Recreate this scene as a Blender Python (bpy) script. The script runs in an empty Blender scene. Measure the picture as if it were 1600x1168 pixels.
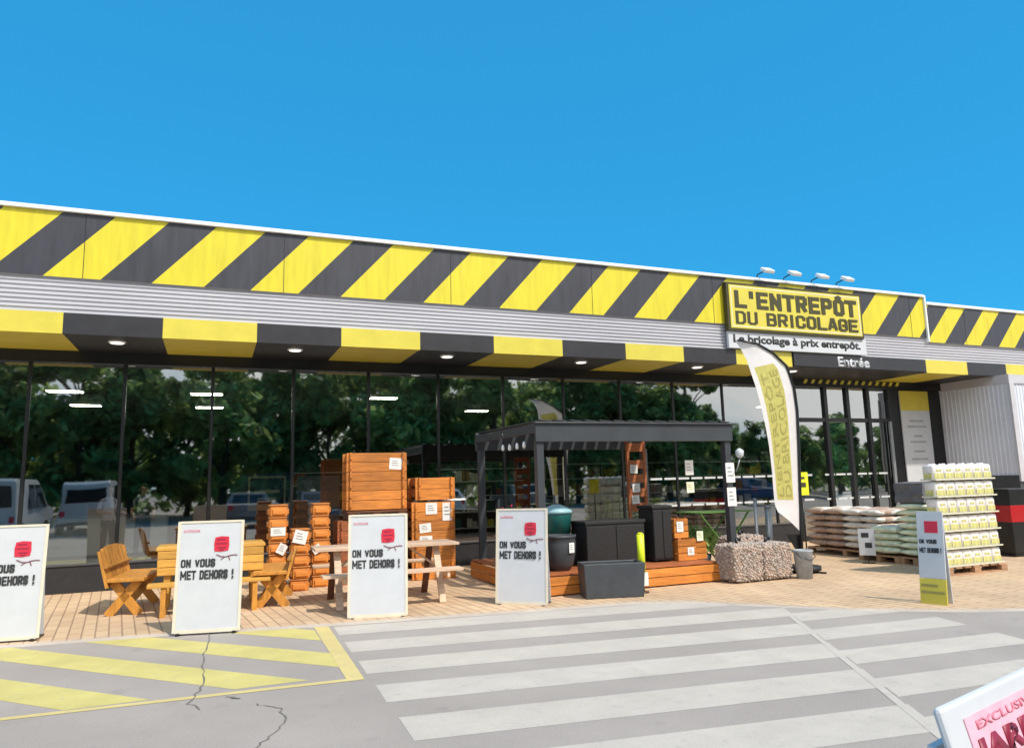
import bpy, bmesh, math, random
from math import radians as rad, sin, cos, pi
from mathutils import Vector, Matrix
random.seed(7)
S = bpy.context.scene
COL = S.collection

# ------------------------------------------------------------------ materials
def nodes(name):
    m = bpy.data.materials.new(name); m.use_nodes = True
    nt = m.node_tree; b = nt.nodes['Principled BSDF']
    return m, nt, b
def mat(name, col, rough=.6, metal=0, var=.12, scale=6, bump=0, bscale=80, spec=.5, stretch=None, col2=None, isl=0):
    """base colour broken up by object-space noise, with a fine bump"""
    m, nt, b = nodes(name)
    b.inputs['Roughness'].default_value = rough; b.inputs['Metallic'].default_value = metal
    b.inputs['Specular IOR Level'].default_value = spec
    tc = nt.nodes.new('ShaderNodeTexCoord'); mp = nt.nodes.new('ShaderNodeMapping')
    nt.links.new(tc.outputs['Object'], mp.inputs[0])
    if stretch: mp.inputs['Scale'].default_value = stretch
    n = nt.nodes.new('ShaderNodeTexNoise'); n.inputs['Scale'].default_value = scale
    n.inputs['Detail'].default_value = 6; n.inputs['Roughness'].default_value = .65
    nt.links.new(mp.outputs[0], n.inputs['Vector'])
    r = nt.nodes.new('ShaderNodeValToRGB'); r.color_ramp.elements[0].position = .3; r.color_ramp.elements[1].position = .7
    a = [c*(1-var) for c in col]; c2 = col2 or [min(1, c*(1+var)) for c in col]
    r.color_ramp.elements[0].color = (*a, 1); r.color_ramp.elements[1].color = (*c2, 1)
    nt.links.new(n.outputs[0], r.inputs[0]); last = r.outputs[0]
    if isl:
        g = nt.nodes.new('ShaderNodeNewGeometry'); mr = nt.nodes.new('ShaderNodeMapRange'); mr.inputs['To Min'].default_value = 1-isl; mr.inputs['To Max'].default_value = 1+isl
        nt.links.new(g.outputs['Random Per Island'], mr.inputs[0]); mu = nt.nodes.new('ShaderNodeVectorMath'); mu.operation = 'SCALE'
        nt.links.new(last, mu.inputs[0]); nt.links.new(mr.outputs[0], mu.inputs['Scale']); last = mu.outputs[0]
        # knots and weathering
        n4 = nt.nodes.new('ShaderNodeTexNoise'); n4.inputs['Scale'].default_value = 1.6; n4.inputs['Detail'].default_value = 8; nt.links.new(tc.outputs['Object'], n4.inputs['Vector'])
        m4 = nt.nodes.new('ShaderNodeMapRange'); m4.inputs['From Min'].default_value = .35; m4.inputs['From Max'].default_value = .7; m4.inputs['To Min'].default_value = .82; m4.inputs['To Max'].default_value = 1.12
        nt.links.new(n4.outputs[0], m4.inputs[0]); mv = nt.nodes.new('ShaderNodeVectorMath'); mv.operation = 'SCALE'; nt.links.new(last, mv.inputs[0]); nt.links.new(m4.outputs[0], mv.inputs['Scale']); last = mv.outputs[0]
    nt.links.new(last, b.inputs['Base Color'])
    if bump:
        n2 = nt.nodes.new('ShaderNodeTexNoise'); n2.inputs['Scale'].default_value = bscale; n2.inputs['Detail'].default_value = 3
        nt.links.new(mp.outputs[0], n2.inputs['Vector'])
        bp = nt.nodes.new('ShaderNodeBump'); bp.inputs['Strength'].default_value = bump; bp.inputs['Distance'].default_value = .01
        nt.links.new(n2.outputs[0], bp.inputs['Height']); nt.links.new(bp.outputs[0], b.inputs['Normal'])
    return m
def emit(name, col, s):
    m, nt, b = nodes(name); b.inputs['Base Color'].default_value = (*col, 1)
    b.inputs['Emission Color'].default_value = (*col, 1); b.inputs['Emission Strength'].default_value = s
    return m

M = {}
M['yellow'] = mat('yellow_panel', (.64, .55, .022), .5, var=.12, scale=3, bump=.05, bscale=20, stretch=(2.5, 1, .35))
M['yellow_pale'] = mat('yellow_fascia', (.62, .535, .065), .45, var=.08, scale=2.5)
M['black_panel'] = mat('charcoal_panel', (.036, .038, .050), .5, var=.30, scale=3, stretch=(2.5, 1, .35))
M['black_fascia'] = mat('black_fascia', (.022, .022, .026), .45, var=.25, scale=3)
M['cladding'] = mat('silver_cladding', (.50, .50, .54), .5, var=.08, scale=1.5, stretch=(.3, 1, 3))
M['wallgrey'] = mat('grey_cladding', (.62, .66, .74), .5, var=.07, scale=1.2)
M['cap'] = mat('white_flashing', (.78, .80, .82), .4, var=.05)
M['frame'] = mat('black_frame', (.010, .011, .012), .35, var=.2)
M['plinth'] = mat('dark_plinth', (.016, .016, .018), .6, var=.3, scale=8)
M['white'] = mat('white_board', (.55, .575, .61), .5, var=.04, scale=5)
M['cream'] = mat('cream_edge', (.68, .62, .50), .6, var=.08)
M['red'] = mat('red_print', (.58, .02, .05), .5, var=.05)
M['pink'] = mat('pink_print', (.72, .22, .30), .5, var=.05)
M['darkred'] = mat('dark_red_print', (.20, .02, .05), .5)
M['magenta'] = mat('magenta_print', (.66, .045, .13), .5)
M['maroon'] = mat('maroon_print', (.25, .01, .04), .5)
M['pinkpanel'] = mat('pink_panel', (.80, .42, .52), .5, var=.15, scale=9)
M['ink'] = mat('black_ink', (.025, .028, .03), .6)
M['inkolive'] = mat('dark_sign_ink', (.050, .045, .012), .6)
M['paper'] = mat('paper', (.78, .77, .74), .7, var=.05, scale=20)
M['wood'] = mat('orange_stained_wood', (.58, .205, .034), .6, var=.32, scale=4, bump=.35, bscale=30, stretch=(.8, 6, 9), isl=.28)
M['woodd'] = mat('reddish_stained_wood', (.36, .11, .035), .55, var=.35, scale=4, bump=.35, bscale=30, stretch=(.8, 6, 9), isl=.28)
M['honey'] = mat('honey_wood', (.50, .225, .036), .55, var=.3, scale=4, bump=.3, bscale=30, stretch=(4, 4, .9), isl=.28)
M['pine'] = mat('yellow_pine', (.62, .33, .060), .55, var=.22, scale=4, bump=.3, bscale=30, stretch=(.8, 6, 9), isl=.28)
M['rawwood'] = mat('weathered_pine', (.58, .42, .30), .65, var=.2, scale=4, bump=.3, bscale=30, stretch=(.8, 6, 9), isl=.28)
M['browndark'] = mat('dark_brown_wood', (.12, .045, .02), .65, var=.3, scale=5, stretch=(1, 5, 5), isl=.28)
M['palletwood'] = mat('pallet_wood', (.36, .21, .12), .75, var=.3, scale=5, stretch=(1, 5, 5), isl=.28)
M['pergola'] = mat('anthracite_metal', (.044, .050, .058), .42, var=.15, scale=3)
M['rattan'] = mat('black_rattan', (.014, .014, .015), .55, var=.35, scale=40, bump=.6, bscale=60)
M['planter'] = mat('anthracite_planter', (.050, .058, .068), .5, var=.18, scale=5, bump=.2, bscale=60)
M['teal'] = mat('teal_plastic', (.015, .13, .12), .4, var=.15)
M['lightblue'] = mat('light_blue_plastic', (.30, .50, .56), .4, var=.1)
M['lime'] = mat('lime_plastic', (.66, .78, .02), .4, var=.05)
M['limesign'] = mat('lime_sign', (.74, .76, .03), .5, var=.05)
M['greenmetal'] = mat('green_painted_metal', (.10, .22, .05), .45, var=.15)
M['greypost'] = mat('galvanised_steel', (.34, .36, .38), .4, metal=.6, var=.12)
M['greypot'] = mat('grey_pot', (.33, .36, .39), .6, var=.2, scale=9)
M['sackbrown'] = mat('brown_sack', (.46, .33, .26), .55, var=.3, scale=9, bump=.3, bscale=18, isl=.10)
M['sackwhite'] = mat('white_sack', (.74, .70, .64), .5, var=.18, scale=10, bump=.3, bscale=18, isl=.10)
M['sackgreen'] = mat('pale_green_sack', (.76, .82, .62), .5, var=.22, scale=10, bump=.3, bscale=18, isl=.10)
M['sackprint'] = mat('sack_green_print', (.40, .58, .24), .5, var=.25, scale=14)
M['tarp'] = mat('grey_wrap', (.13, .135, .15), .5, var=.3, scale=8, bump=.3, bscale=15)
M['jug'] = mat('white_jug', (.76, .73, .72), .4, var=.06, scale=15)
M['traycard'] = mat('tray_card', (.66, .64, .50), .7, var=.15, scale=20)
M['juglabel'] = mat('jug_label', (.58, .56, .22), .5, var=.35, scale=30)
M['flag'] = mat('flag_cloth', (.84, .82, .83), .8, var=.05, scale=6, bump=.1)
M['flagyellow'] = mat('flag_yellow', (.62, .57, .17), .8, var=.12, scale=14)
M['flaggrey'] = mat('flag_grey', (.44, .41, .13), .8)
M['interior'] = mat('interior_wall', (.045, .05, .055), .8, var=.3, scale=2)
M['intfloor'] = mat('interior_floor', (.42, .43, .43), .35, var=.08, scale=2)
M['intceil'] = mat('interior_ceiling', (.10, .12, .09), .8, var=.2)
M['shelf'] = mat('shelf_metal', (.06, .06, .065), .5)
M['skin'] = mat('skin', (.48, .27, .19), .5, var=.05)
M['hair'] = mat('hair', (.03, .02, .014), .7)
M['navy'] = mat('navy_cloth', (.03, .04, .12), .8)
M['lav'] = mat('lavender_cloth', (.50, .47, .66), .8)
M['denim'] = mat('dark_trousers', (.04, .05, .08), .8)
M['tyre'] = mat('tyre', (.012, .012, .013), .8)
M['carglass'] = mat('car_glass', (.015, .02, .025), .05)
M['carwhite'] = mat('white_paint', (.58, .60, .62), .25, var=.03)
M['cargrey'] = mat('grey_paint', (.16, .18, .20), .25, metal=.4, var=.03)
M['carred'] = mat('red_paint', (.42, .012, .016), .25, var=.05)
M['carblue'] = mat('blue_paint', (.03, .07, .16), .25, var=.05)
M['bark'] = mat('bark', (.09, .07, .05), .9, var=.3, scale=8, bump=.5)
M['clay'] = mat('terracotta', (.35, .12, .06), .8)
M['petal'] = mat('red_petals', (.45, .02, .05), .6)
M['tape'] = mat('glass_marking', (.55, .58, .60), .5)
M['lampglow'] = emit('ceiling_tube_glow', (1, .95, .78), 26)
M['spotglow'] = emit('downlight_glow', (1, .93, .85), 1.0)
M['chrome'] = mat('chrome', (.6, .6, .62), .15, metal=1)

# leaves, a little translucent
def leafmat(name, c):
    m, nt, b = nodes(name)
    oi = nt.nodes.new('ShaderNodeNewGeometry')
    n = nt.nodes.new('ShaderNodeTexNoise'); n.inputs['Scale'].default_value = 1.1; n.inputs['Detail'].default_value = 4
    nt.links.new(oi.outputs['Position'], n.inputs['Vector'])
    r = nt.nodes.new('ShaderNodeValToRGB')
    r.color_ramp.elements[0].position = .35; r.color_ramp.elements[1].position = .65
    r.color_ramp.elements[0].color = (*[v*.35 for v in c], 1); r.color_ramp.elements[1].color = (*[min(1, v*1.6) for v in c], 1)
    nt.links.new(n.outputs[0], r.inputs[0]); nt.links.new(r.outputs[0], b.inputs['Base Color'])
    b.inputs['Roughness'].default_value = .6
    tr = nt.nodes.new('ShaderNodeBsdfTranslucent'); nt.links.new(r.outputs[0], tr.inputs[0])
    mx = nt.nodes.new('ShaderNodeMixShader'); mx.inputs[0].default_value = .45
    nt.links.new(b.outputs[0], mx.inputs[1]); nt.links.new(tr.outputs[0], mx.inputs[2])
    nt.links.new(mx.outputs[0], nt.nodes['Material Output'].inputs[0])
    return m
M['leaf'] = leafmat('leaves', (.26, .38, .13))
M['leaf2'] = leafmat('yellow_green_leaves', (.34, .45, .15))

for k_ in ('flag', 'flagyellow', 'flaggrey'):    # thin cloth lets some sun through
    nt = M[k_].node_tree; b = nt.nodes['Principled BSDF']; tr = nt.nodes.new('ShaderNodeBsdfTranslucent'); mx = nt.nodes.new('ShaderNodeMixShader'); mx.inputs[0].default_value = .3
    for l in list(nt.links):
        if l.to_node == b and l.to_socket.name == 'Base Color': nt.links.new(l.from_socket, tr.inputs[0])
    nt.links.new(b.outputs[0], mx.inputs[1]); nt.links.new(tr.outputs[0], mx.inputs[2]); nt.links.new(mx.outputs[0], nt.nodes['Material Output'].inputs[0])

def glassmat():
    m = bpy.data.materials.new('tinted_glazing'); m.use_nodes = True; nt = m.node_tree; nt.nodes.clear()
    out = nt.nodes.new('ShaderNodeOutputMaterial'); mx = nt.nodes.new('ShaderNodeMixShader')
    tr = nt.nodes.new('ShaderNodeBsdfTransparent'); tr.inputs[0].default_value = (.50, .54, .52, 1)
    gl = nt.nodes.new('ShaderNodeBsdfGlossy'); gl.inputs[0].default_value = (.90, .91, .88, 1); gl.inputs['Roughness'].default_value = .020
    n = nt.nodes.new('ShaderNodeTexNoise'); n.inputs['Scale'].default_value = .8; n.inputs['Detail'].default_value = 1
    tc = nt.nodes.new('ShaderNodeNewGeometry'); nt.links.new(tc.outputs['Position'], n.inputs['Vector'])
    bp = nt.nodes.new('ShaderNodeBump'); bp.inputs['Strength'].default_value = .25; bp.inputs['Distance'].default_value = .02
    nt.links.new(n.outputs[0], bp.inputs['Height']); nt.links.new(bp.outputs[0], gl.inputs['Normal'])
    fr = nt.nodes.new('ShaderNodeFresnel'); fr.inputs[0].default_value = 1.5
    ma = nt.nodes.new('ShaderNodeMath'); ma.operation = 'MULTIPLY_ADD'; ma.inputs[1].default_value = 1.2; ma.inputs[2].default_value = .31; ma.use_clamp = True
    nt.links.new(fr.outputs[0], ma.inputs[0]); nt.links.new(ma.outputs[0], mx.inputs[0])
    nt.links.new(tr.outputs[0], mx.inputs[1]); nt.links.new(gl.outputs[0], mx.inputs[2]); nt.links.new(mx.outputs[0], out.inputs[0])
    return m
M['glass'] = glassmat()

# ground materials, world-space
def groundmat(name, c, var, sc, fine=.10, bump=.4, rough=.85, wear=None, stain=0):
    m, nt, b = nodes(name); L = nt.links.new
    g = nt.nodes.new('ShaderNodeNewGeometry')
    n1 = nt.nodes.new('ShaderNodeTexNoise'); n1.inputs['Scale'].default_value = sc; n1.inputs['Detail'].default_value = 7; n1.inputs['Roughness'].default_value = .6
    n2 = nt.nodes.new('ShaderNodeTexNoise'); n2.inputs['Scale'].default_value = 140; n2.inputs['Detail'].default_value = 2
    L(g.outputs['Position'], n1.inputs['Vector']); L(g.outputs['Position'], n2.inputs['Vector'])
    r = nt.nodes.new('ShaderNodeValToRGB'); r.color_ramp.elements[0].position = .32; r.color_ramp.elements[1].position = .68
    r.color_ramp.elements[0].color = (*[v*(1-var) for v in c], 1); r.color_ramp.elements[1].color = (*[v*(1+var) for v in c], 1)
    L(n1.outputs[0], r.inputs[0])
    r2 = nt.nodes.new('ShaderNodeMapRange'); r2.inputs['From Min'].default_value = .3; r2.inputs['From Max'].default_value = .7
    r2.inputs['To Min'].default_value = 1-fine; r2.inputs['To Max'].default_value = 1+fine; L(n2.outputs[0], r2.inputs[0])
    mu = nt.nodes.new('ShaderNodeVectorMath'); mu.operation = 'SCALE'; L(r.outputs[0], mu.inputs[0]); L(r2.outputs[0], mu.inputs['Scale'])
    last = mu.outputs[0]
    if wear:
        n3 = nt.nodes.new('ShaderNodeTexNoise'); n3.inputs['Scale'].default_value = 9; n3.inputs['Detail'].default_value = 9; n3.inputs['Roughness'].default_value = .75
        L(g.outputs['Position'], n3.inputs['Vector'])
        r3 = nt.nodes.new('ShaderNodeValToRGB'); r3.color_ramp.elements[0].position = .56; r3.color_ramp.elements[1].position = .70
        L(n3.outputs[0], r3.inputs[0])
        mx = nt.nodes.new('ShaderNodeMix'); mx.data_type = 'RGBA'; L(r3.outputs[0], mx.inputs[0]); L(last, mx.inputs[6]); mx.inputs[7].default_value = (*wear, 1)
        last = mx.outputs[2]
    if stain:   # patches, drips and traffic polish
        for sc_, lo, hi, dk in ((.22, .42, .60, 1-stain), (3.5, .62, .74, 1-stain*1.4), (26, .60, .72, 1-stain*1.2), (32, .66, .74, 1+stain*1.6)):
            q = nt.nodes.new('ShaderNodeTexNoise'); q.inputs['Scale'].default_value = sc_; q.inputs['Detail'].default_value = 5; L(g.outputs['Position'], q.inputs['Vector'])
            w_ = nt.nodes.new('ShaderNodeMapRange'); w_.inputs['From Min'].default_value = lo; w_.inputs['From Max'].default_value = hi; w_.inputs['To Min'].default_value = 1; w_.inputs['To Max'].default_value = dk
            L(q.outputs[0], w_.inputs[0]); v_ = nt.nodes.new('ShaderNodeVectorMath'); v_.operation = 'SCALE'; L(last, v_.inputs[0]); L(w_.outputs[0], v_.inputs['Scale']); last = v_.outputs[0]
    L(last, b.inputs['Base Color']); b.inputs['Roughness'].default_value = rough
    bp = nt.nodes.new('ShaderNodeBump'); bp.inputs['Strength'].default_value = bump; bp.inputs['Distance'].default_value = .004
    L(n2.outputs[0], bp.inputs['Height']); L(bp.outputs[0], b.inputs['Normal'])
    return m
ASPH = (.355, .315, .285)
M['asphalt'] = groundmat('worn_asphalt', ASPH, .10, .55, fine=.20, bump=.6, stain=.09)
M['paintw'] = groundmat('white_road_paint', (.50, .455, .40), .07, 2.2, wear=(.38, .35, .32), fine=.10, bump=.4, stain=.05)
M['painty'] = groundmat('yellow_road_paint', (.54, .47, .165), .10, 2.2, wear=(.40, .37, .25), fine=.08, bump=.3)
M['painty2'] = groundmat('orange_yellow_road_paint', (.58, .47, .20), .08, 2.2, wear=(.42, .37, .26), fine=.08)
M['crack'] = groundmat('crack', (.17, .155, .14), .3, 5)
M['kerb'] = groundmat('kerb_stone', (.46, .40, .34), .12, 2)
def pavemat():
    m, nt, b = nodes('tan_block_paving'); L = nt.links.new
    g = nt.nodes.new('ShaderNodeNewGeometry'); mp = nt.nodes.new('ShaderNodeMapping'); mp.inputs['Rotation'].default_value = (0, 0, rad(90-6))
    L(g.outputs['Position'], mp.inputs[0])
    br = nt.nodes.new('ShaderNodeTexBrick'); br.inputs['Scale'].default_value = 1; br.inputs['Brick Width'].default_value = .40
    br.inputs['Row Height'].default_value = .135; br.inputs['Mortar Size'].default_value = .010; br.inputs['Mortar Smooth'].default_value = .3
    br.inputs['Color1'].default_value = (.60, .435, .275, 1); br.inputs['Color2'].default_value = (.54, .37, .23, 1)
    br.inputs['Mortar'].default_value = (.33, .22, .145, 1); br.inputs['Bias'].default_value = -.1
    L(mp.outputs[0], br.inputs['Vector'])
    n = nt.nodes.new('ShaderNodeTexNoise'); n.inputs['Scale'].default_value = .8; n.inputs['Detail'].default_value = 7
    L(g.outputs['Position'], n.inputs['Vector'])
    mr = nt.nodes.new('ShaderNodeMapRange'); mr.inputs['From Min'].default_value = .3; mr.inputs['From Max'].default_value = .7; mr.inputs['To Min'].default_value = .85; mr.inputs['To Max'].default_value = 1.14
    L(n.outputs[0], mr.inputs[0])
    mu = nt.nodes.new('ShaderNodeVectorMath'); mu.operation = 'SCALE'; L(br.outputs['Color'], mu.inputs[0]); L(mr.outputs[0], mu.inputs['Scale'])
    L(mu.outputs[0], b.inputs['Base Color']); b.inputs['Roughness'].default_value = .8
    bp = nt.nodes.new('ShaderNodeBump'); bp.inputs['Strength'].default_value = .5; bp.inputs['Distance'].default_value = .006; bp.invert = True
    L(br.outputs['Fac'], bp.inputs['Height']); L(bp.outputs[0], b.inputs['Normal'])
    return m
M['paving'] = pavemat()
def pebmat():
    m, nt, b = nodes('pebbles')
    g = nt.nodes.new('ShaderNodeNewGeometry'); r = nt.nodes.new('ShaderNodeValToRGB')
    r.color_ramp.elements[0].color = (.22, .185, .16, 1); r.color_ramp.elements[1].color = (.50, .44, .39, 1)
    e = r.color_ramp.elements.new(.35); e.color = (.36, .30, .26, 1)
    nt.links.new(g.outputs['Random Per Island'], r.inputs[0]); nt.links.new(r.outputs[0], b.inputs['Base Color']); b.inputs['Roughness'].default_value = .8
    return m
M['pebble'] = pebmat()

# ------------------------------------------------------------------ builders
class MB:
    def __init__(s): s.bm = bmesh.new()
    def face(s, pts, mi=0):
        f = s.bm.faces.new([s.bm.verts.new(p) for p in pts]); f.material_index = mi; return f
    def box(s, x0, x1, y0, y1, z0, z1, mi=0, mt=None):
        c = Vector(((x0+x1)/2, (y0+y1)/2, (z0+z1)/2))
        T = Matrix.Translation(c) @ Matrix.Diagonal((abs(x1-x0), abs(y1-y0), abs(z1-z0), 1))
        if mt is not None: T = mt @ T
        r = bmesh.ops.create_cube(s.bm, size=1, matrix=T)
        for v in r['verts']:
            for f in v.link_faces: f.material_index = mi
        return s
    def bar(s, a, b, w, d=None, mi=0, up=(0, 0, 1)):
        """rectangular bar between two points"""
        a = Vector(a); b = Vector(b); d = d or w; z = (b-a); L = z.length; z.normalize()
        u = Vector(up)
        if abs(z.dot(u)) > .97: u = Vector((0, 1, 0))
        x = u.cross(z).normalized(); y = z.cross(x)
        R = Matrix((x, y, z)).transposed().to_4x4()
        T = Matrix.Translation((a+b)/2) @ R
        return s.box(-w/2, w/2, -d/2, d/2, -L/2, L/2, mi, T)
    def tube(s, pts, r, n=10, mi=0, caps=True):
        pts = [Vector(p) for p in pts]; rs = r if isinstance(r, (list, tuple)) else [r]*len(pts); rings = []
        for i, p in enumerate(pts):
            d = (pts[min(i+1, len(pts)-1)]-pts[max(i-1, 0)]).normalized()
            u = Vector((0, 0, 1)) if abs(d.z) < .9 else Vector((0, 1, 0))
            x = u.cross(d).normalized(); y = d.cross(x)
            rings.append([s.bm.verts.new(p+(x*cos(2*pi*k/n)+y*sin(2*pi*k/n))*rs[i]) for k in range(n)])
        for a, b in zip(rings, rings[1:]):
            for k in range(n):
                f = s.bm.faces.new((a[k], a[(k+1) % n], b[(k+1) % n], b[k])); f.material_index = mi; f.smooth = True
        if caps:
            for rg in (rings[0][::-1], rings[-1]):
                f = s.bm.faces.new(rg); f.material_index = mi
        return s
    def lathe(s, prof, c=(0, 0), n=24, mi=0):
        rings = [[s.bm.verts.new((c[0]+r*cos(2*pi*k/n), c[1]+r*sin(2*pi*k/n), z)) for k in range(n)] for r, z in prof]
        for a, b in zip(rings, rings[1:]):
            for k in range(n):
                f = s.bm.faces.new((a[k], a[(k+1) % n], b[(k+1) % n], b[k])); f.material_index = mi; f.smooth = True
        for rg in (rings[0][::-1], rings[-1]): f = s.bm.faces.new(rg); f.material_index = mi
        return s
    def prism(s, prof, x0, x1, mi=0, axis='x'):
        """profile of (y,z) pairs extruded along x, or (x,z) pairs along y"""
        P = (lambda q, t: (t, q[0], q[1])) if axis == 'x' else (lambda q, t: (q[0], t, q[1]))
        a = [s.bm.verts.new(P(q, x0)) for q in prof]; b = [s.bm.verts.new(P(q, x1)) for q in prof]; n = len(prof)
        for k in range(n): s.bm.faces.new((a[k], a[(k+1) % n], b[(k+1) % n], b[k])).material_index = mi
        s.bm.faces.new(a[::-1]).material_index = mi; s.bm.faces.new(b).material_index = mi
        return s
    def build(s, name, m, parent=None, bevel=0, smooth=False):
        bmesh.ops.recalc_face_normals(s.bm, faces=s.bm.faces)
        me = bpy.data.meshes.new(name); s.bm.to_mesh(me); s.bm.free()
        if smooth:
            for p in me.polygons: p.use_smooth = True
        for k in (m if isinstance(m, (list, tuple)) else [m]): me.materials.append(M[k])
        o = bpy.data.objects.new(name, me); COL.objects.link(o)
        if parent: o.parent = parent
        if bevel:
            b = o.modifiers.new('bevel', 'BEVEL'); b.width = bevel; b.segments = 2; b.limit_method = 'ANGLE'; b.angle_limit = rad(50)
        return o
def tag(o, label=None, cat=None, group=None, kind=None):
    for k, v in (('label', label), ('category', cat), ('group', group), ('kind', kind)):
        if v: o[k] = v
    return o
def thing(name, label, cat, loc=(0, 0, 0), rz=0, group=None):
    o = bpy.data.objects.new(name, None); COL.objects.link(o); o.location = loc; o.rotation_euler = (0, 0, rad(rz)); o.empty_display_size = .1
    return tag(o, label, cat, group)
def struct(mb, name, m, **k): return tag(mb.build(name, m, **k), kind='structure')
def dup(o, loc=None, rz=None, label=None, group=None, parent=None, scale=None):
    c = o.copy(); COL.objects.link(c)
    if parent: c.parent = parent
    for ch in o.children: dup(ch, parent=c)
    if loc is not None: c.location = loc
    if rz is not None: c.rotation_euler = (0, 0, rad(rz))
    if scale is not None: c.scale = scale
    if label: c['label'] = label
    if group: c['group'] = group
    return c
def text(s, x0, x1, z0, z1, name, m, parent, mt=None, bold=.02, ext=.004, y=0):
    """lettering on the local x-z plane facing -y, fitted to a box"""
    cu = bpy.data.curves.new(name, 'FONT'); cu.body = s; cu.extrude = 0; cu.offset = bold; cu.resolution_u = 3
    t = bpy.data.objects.new('tmp', cu); COL.objects.link(t)
    bpy.context.view_layer.update()
    me = bpy.data.meshes.new_from_object(t.evaluated_get(bpy.context.evaluated_depsgraph_get()))
    bpy.data.objects.remove(t); me.name = name
    xs = [v.co.x for v in me.vertices]; ys = [v.co.y for v in me.vertices]
    ax, bx, ay, by = min(xs), max(xs), min(ys), max(ys)
    bm = bmesh.new(); bm.from_mesh(me)
    for v in bm.verts:
        v.co = Vector((x0+(v.co.x-ax)/(bx-ax)*(x1-x0), y, z0+(v.co.y-ay)/(by-ay)*(z1-z0)))
    r = bmesh.ops.extrude_face_region(bm, geom=bm.faces[:])
    for v in r['geom']:
        if isinstance(v, bmesh.types.BMVert): v.co.y -= ext
    bmesh.ops.recalc_face_normals(bm, faces=bm.faces)
    if mt is not None: bmesh.ops.transform(bm, matrix=mt, verts=bm.verts)
    bm.to_mesh(me); bm.free(); me.materials.clear(); me.materials.append(M[m])
    o = bpy.data.objects.new(name, me); COL.objects.link(o); o.parent = parent
    return o

# condensed block capitals drawn as strokes on a 4 x 6 grid
GL = {'L': [[(0, 6), (0, 0), (3, 0)]], 'E': [[(3, 6), (0, 6), (0, 0), (3, 0)], [(0, 3), (2.6, 3)]], 'N': [[(0, 0), (0, 6), (3, 0), (3, 6)]],
      'T': [[(-.2, 6), (3.2, 6)], [(1.5, 6), (1.5, 0)]], 'R': [[(0, 0), (0, 6), (2.3, 6), (3, 5.3), (3, 3.6), (2.3, 2.9), (0, 2.9)], [(1.5, 2.9), (3, 0)]],
      'P': [[(0, 0), (0, 6), (2.3, 6), (3, 5.3), (3, 3.5), (2.3, 2.8), (0, 2.8)]], 'O': [[(.8, 0), (2.2, 0), (3, .8), (3, 5.2), (2.2, 6), (.8, 6), (0, 5.2), (0, .8), (.8, 0)]],
      'D': [[(0, 0), (0, 6), (2.1, 6), (3, 5), (3, 1), (2.1, 0), (0, 0)]], 'U': [[(0, 6), (0, .8), (.8, 0), (2.2, 0), (3, .8), (3, 6)]],
      'B': [[(0, 0), (0, 6), (2.2, 6), (2.9, 5.4), (2.9, 3.8), (2.2, 3.1), (3, 2.4), (3, .7), (2.3, 0), (0, 0)], [(0, 3.1), (2.2, 3.1)]], 'I': [[(.6, 0), (.6, 6)]],
      'C': [[(3, 4.4), (3, 5.2), (2.2, 6), (.8, 6), (0, 5.2), (0, .8), (.8, 0), (2.2, 0), (3, .8), (3, 1.6)]],
      'G': [[(3, 4.4), (3, 5.2), (2.2, 6), (.8, 6), (0, 5.2), (0, .8), (.8, 0), (2.2, 0), (3, .8), (3, 2.8), (1.8, 2.8)]],
      'A': [[(-.1, 0), (1.2, 6), (1.8, 6), (3.1, 0)], [(.45, 1.8), (2.55, 1.8)]], 'M': [[(0, 0), (0, 6)], [(.3, 5.6), (2.4, 1.6), (4.5, 5.6)], [(4.8, 0), (4.8, 6)]], 'H': [[(0, 0), (0, 6)], [(3, 0), (3, 6)], [(0, 3), (3, 3)]],
      'S': [[(3, 4.7), (3, 5.3), (2.2, 6), (.8, 6), (0, 5.3), (0, 4.0), (3, 2.1), (3, .8), (2.2, 0), (.8, 0), (0, .8), (0, 1.4)]], 'V': [[(-.1, 6), (1.5, 0), (3.1, 6)]],
      '!': [[(.6, 6), (.6, 3.1)], [(.6, .25), (.6, 0)]], "'": [[(.4, 6), (.4, 4.4)]]}
def caps(s, x0, x1, z0, z1, name, m, parent, mt=None, y=0, sw=1.55, ext=.004):
    adv = {'I': 1.2, '!': 1.2, "'": .9, 'M': 4.8, ' ': 1.4}
    total = 0; pos = []
    for ch in s:
        k = 'O' if ch == 'Ô' else ch; pos.append(total); total += adv.get(k, 3)+sw+.55
    total -= .55; ux = (x1-x0)/total; uz = (z1-z0)/(6+sw); b = MB(); lvl = 0
    def stroke(P):
        nonlocal lvl
        for (ax, az), (bx, bz) in zip(P, P[1:]):
            d = Vector((bx-ax, bz-az)); L = d.length; d /= L; nx = Vector((-d.y, d.x))*sw/2; e = d*sw*.30 if L > .9 or True else d*0
            e = d*(sw/2 if abs(d.x) < .01 or abs(d.y) < .01 else sw*.15)
            a = Vector((ax, az))-e; c = Vector((bx, bz))+e; lvl += 1; yy = y-ext-.00022*lvl
            Q = [a-nx, c-nx, c+nx, a+nx]
            f = [(x0+(ox+sw/2+q.x)*ux, z0+(q.y+sw/2)*uz) for q in Q]
            b.prism(f, yy, y, axis='y')
    for ch, ox in zip(s, pos):
        for P in GL.get('O' if ch == 'Ô' else ch, []): stroke(P)
        if ch == 'Ô': stroke([(.7, 7.2), (1.5, 7.7)]); stroke([(1.5, 7.7), (2.3, 7.2)])
    if mt is not None: bmesh.ops.transform(b.bm, matrix=mt, verts=b.bm.verts)
    o = b.build(name, m, parent); return o

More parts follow.
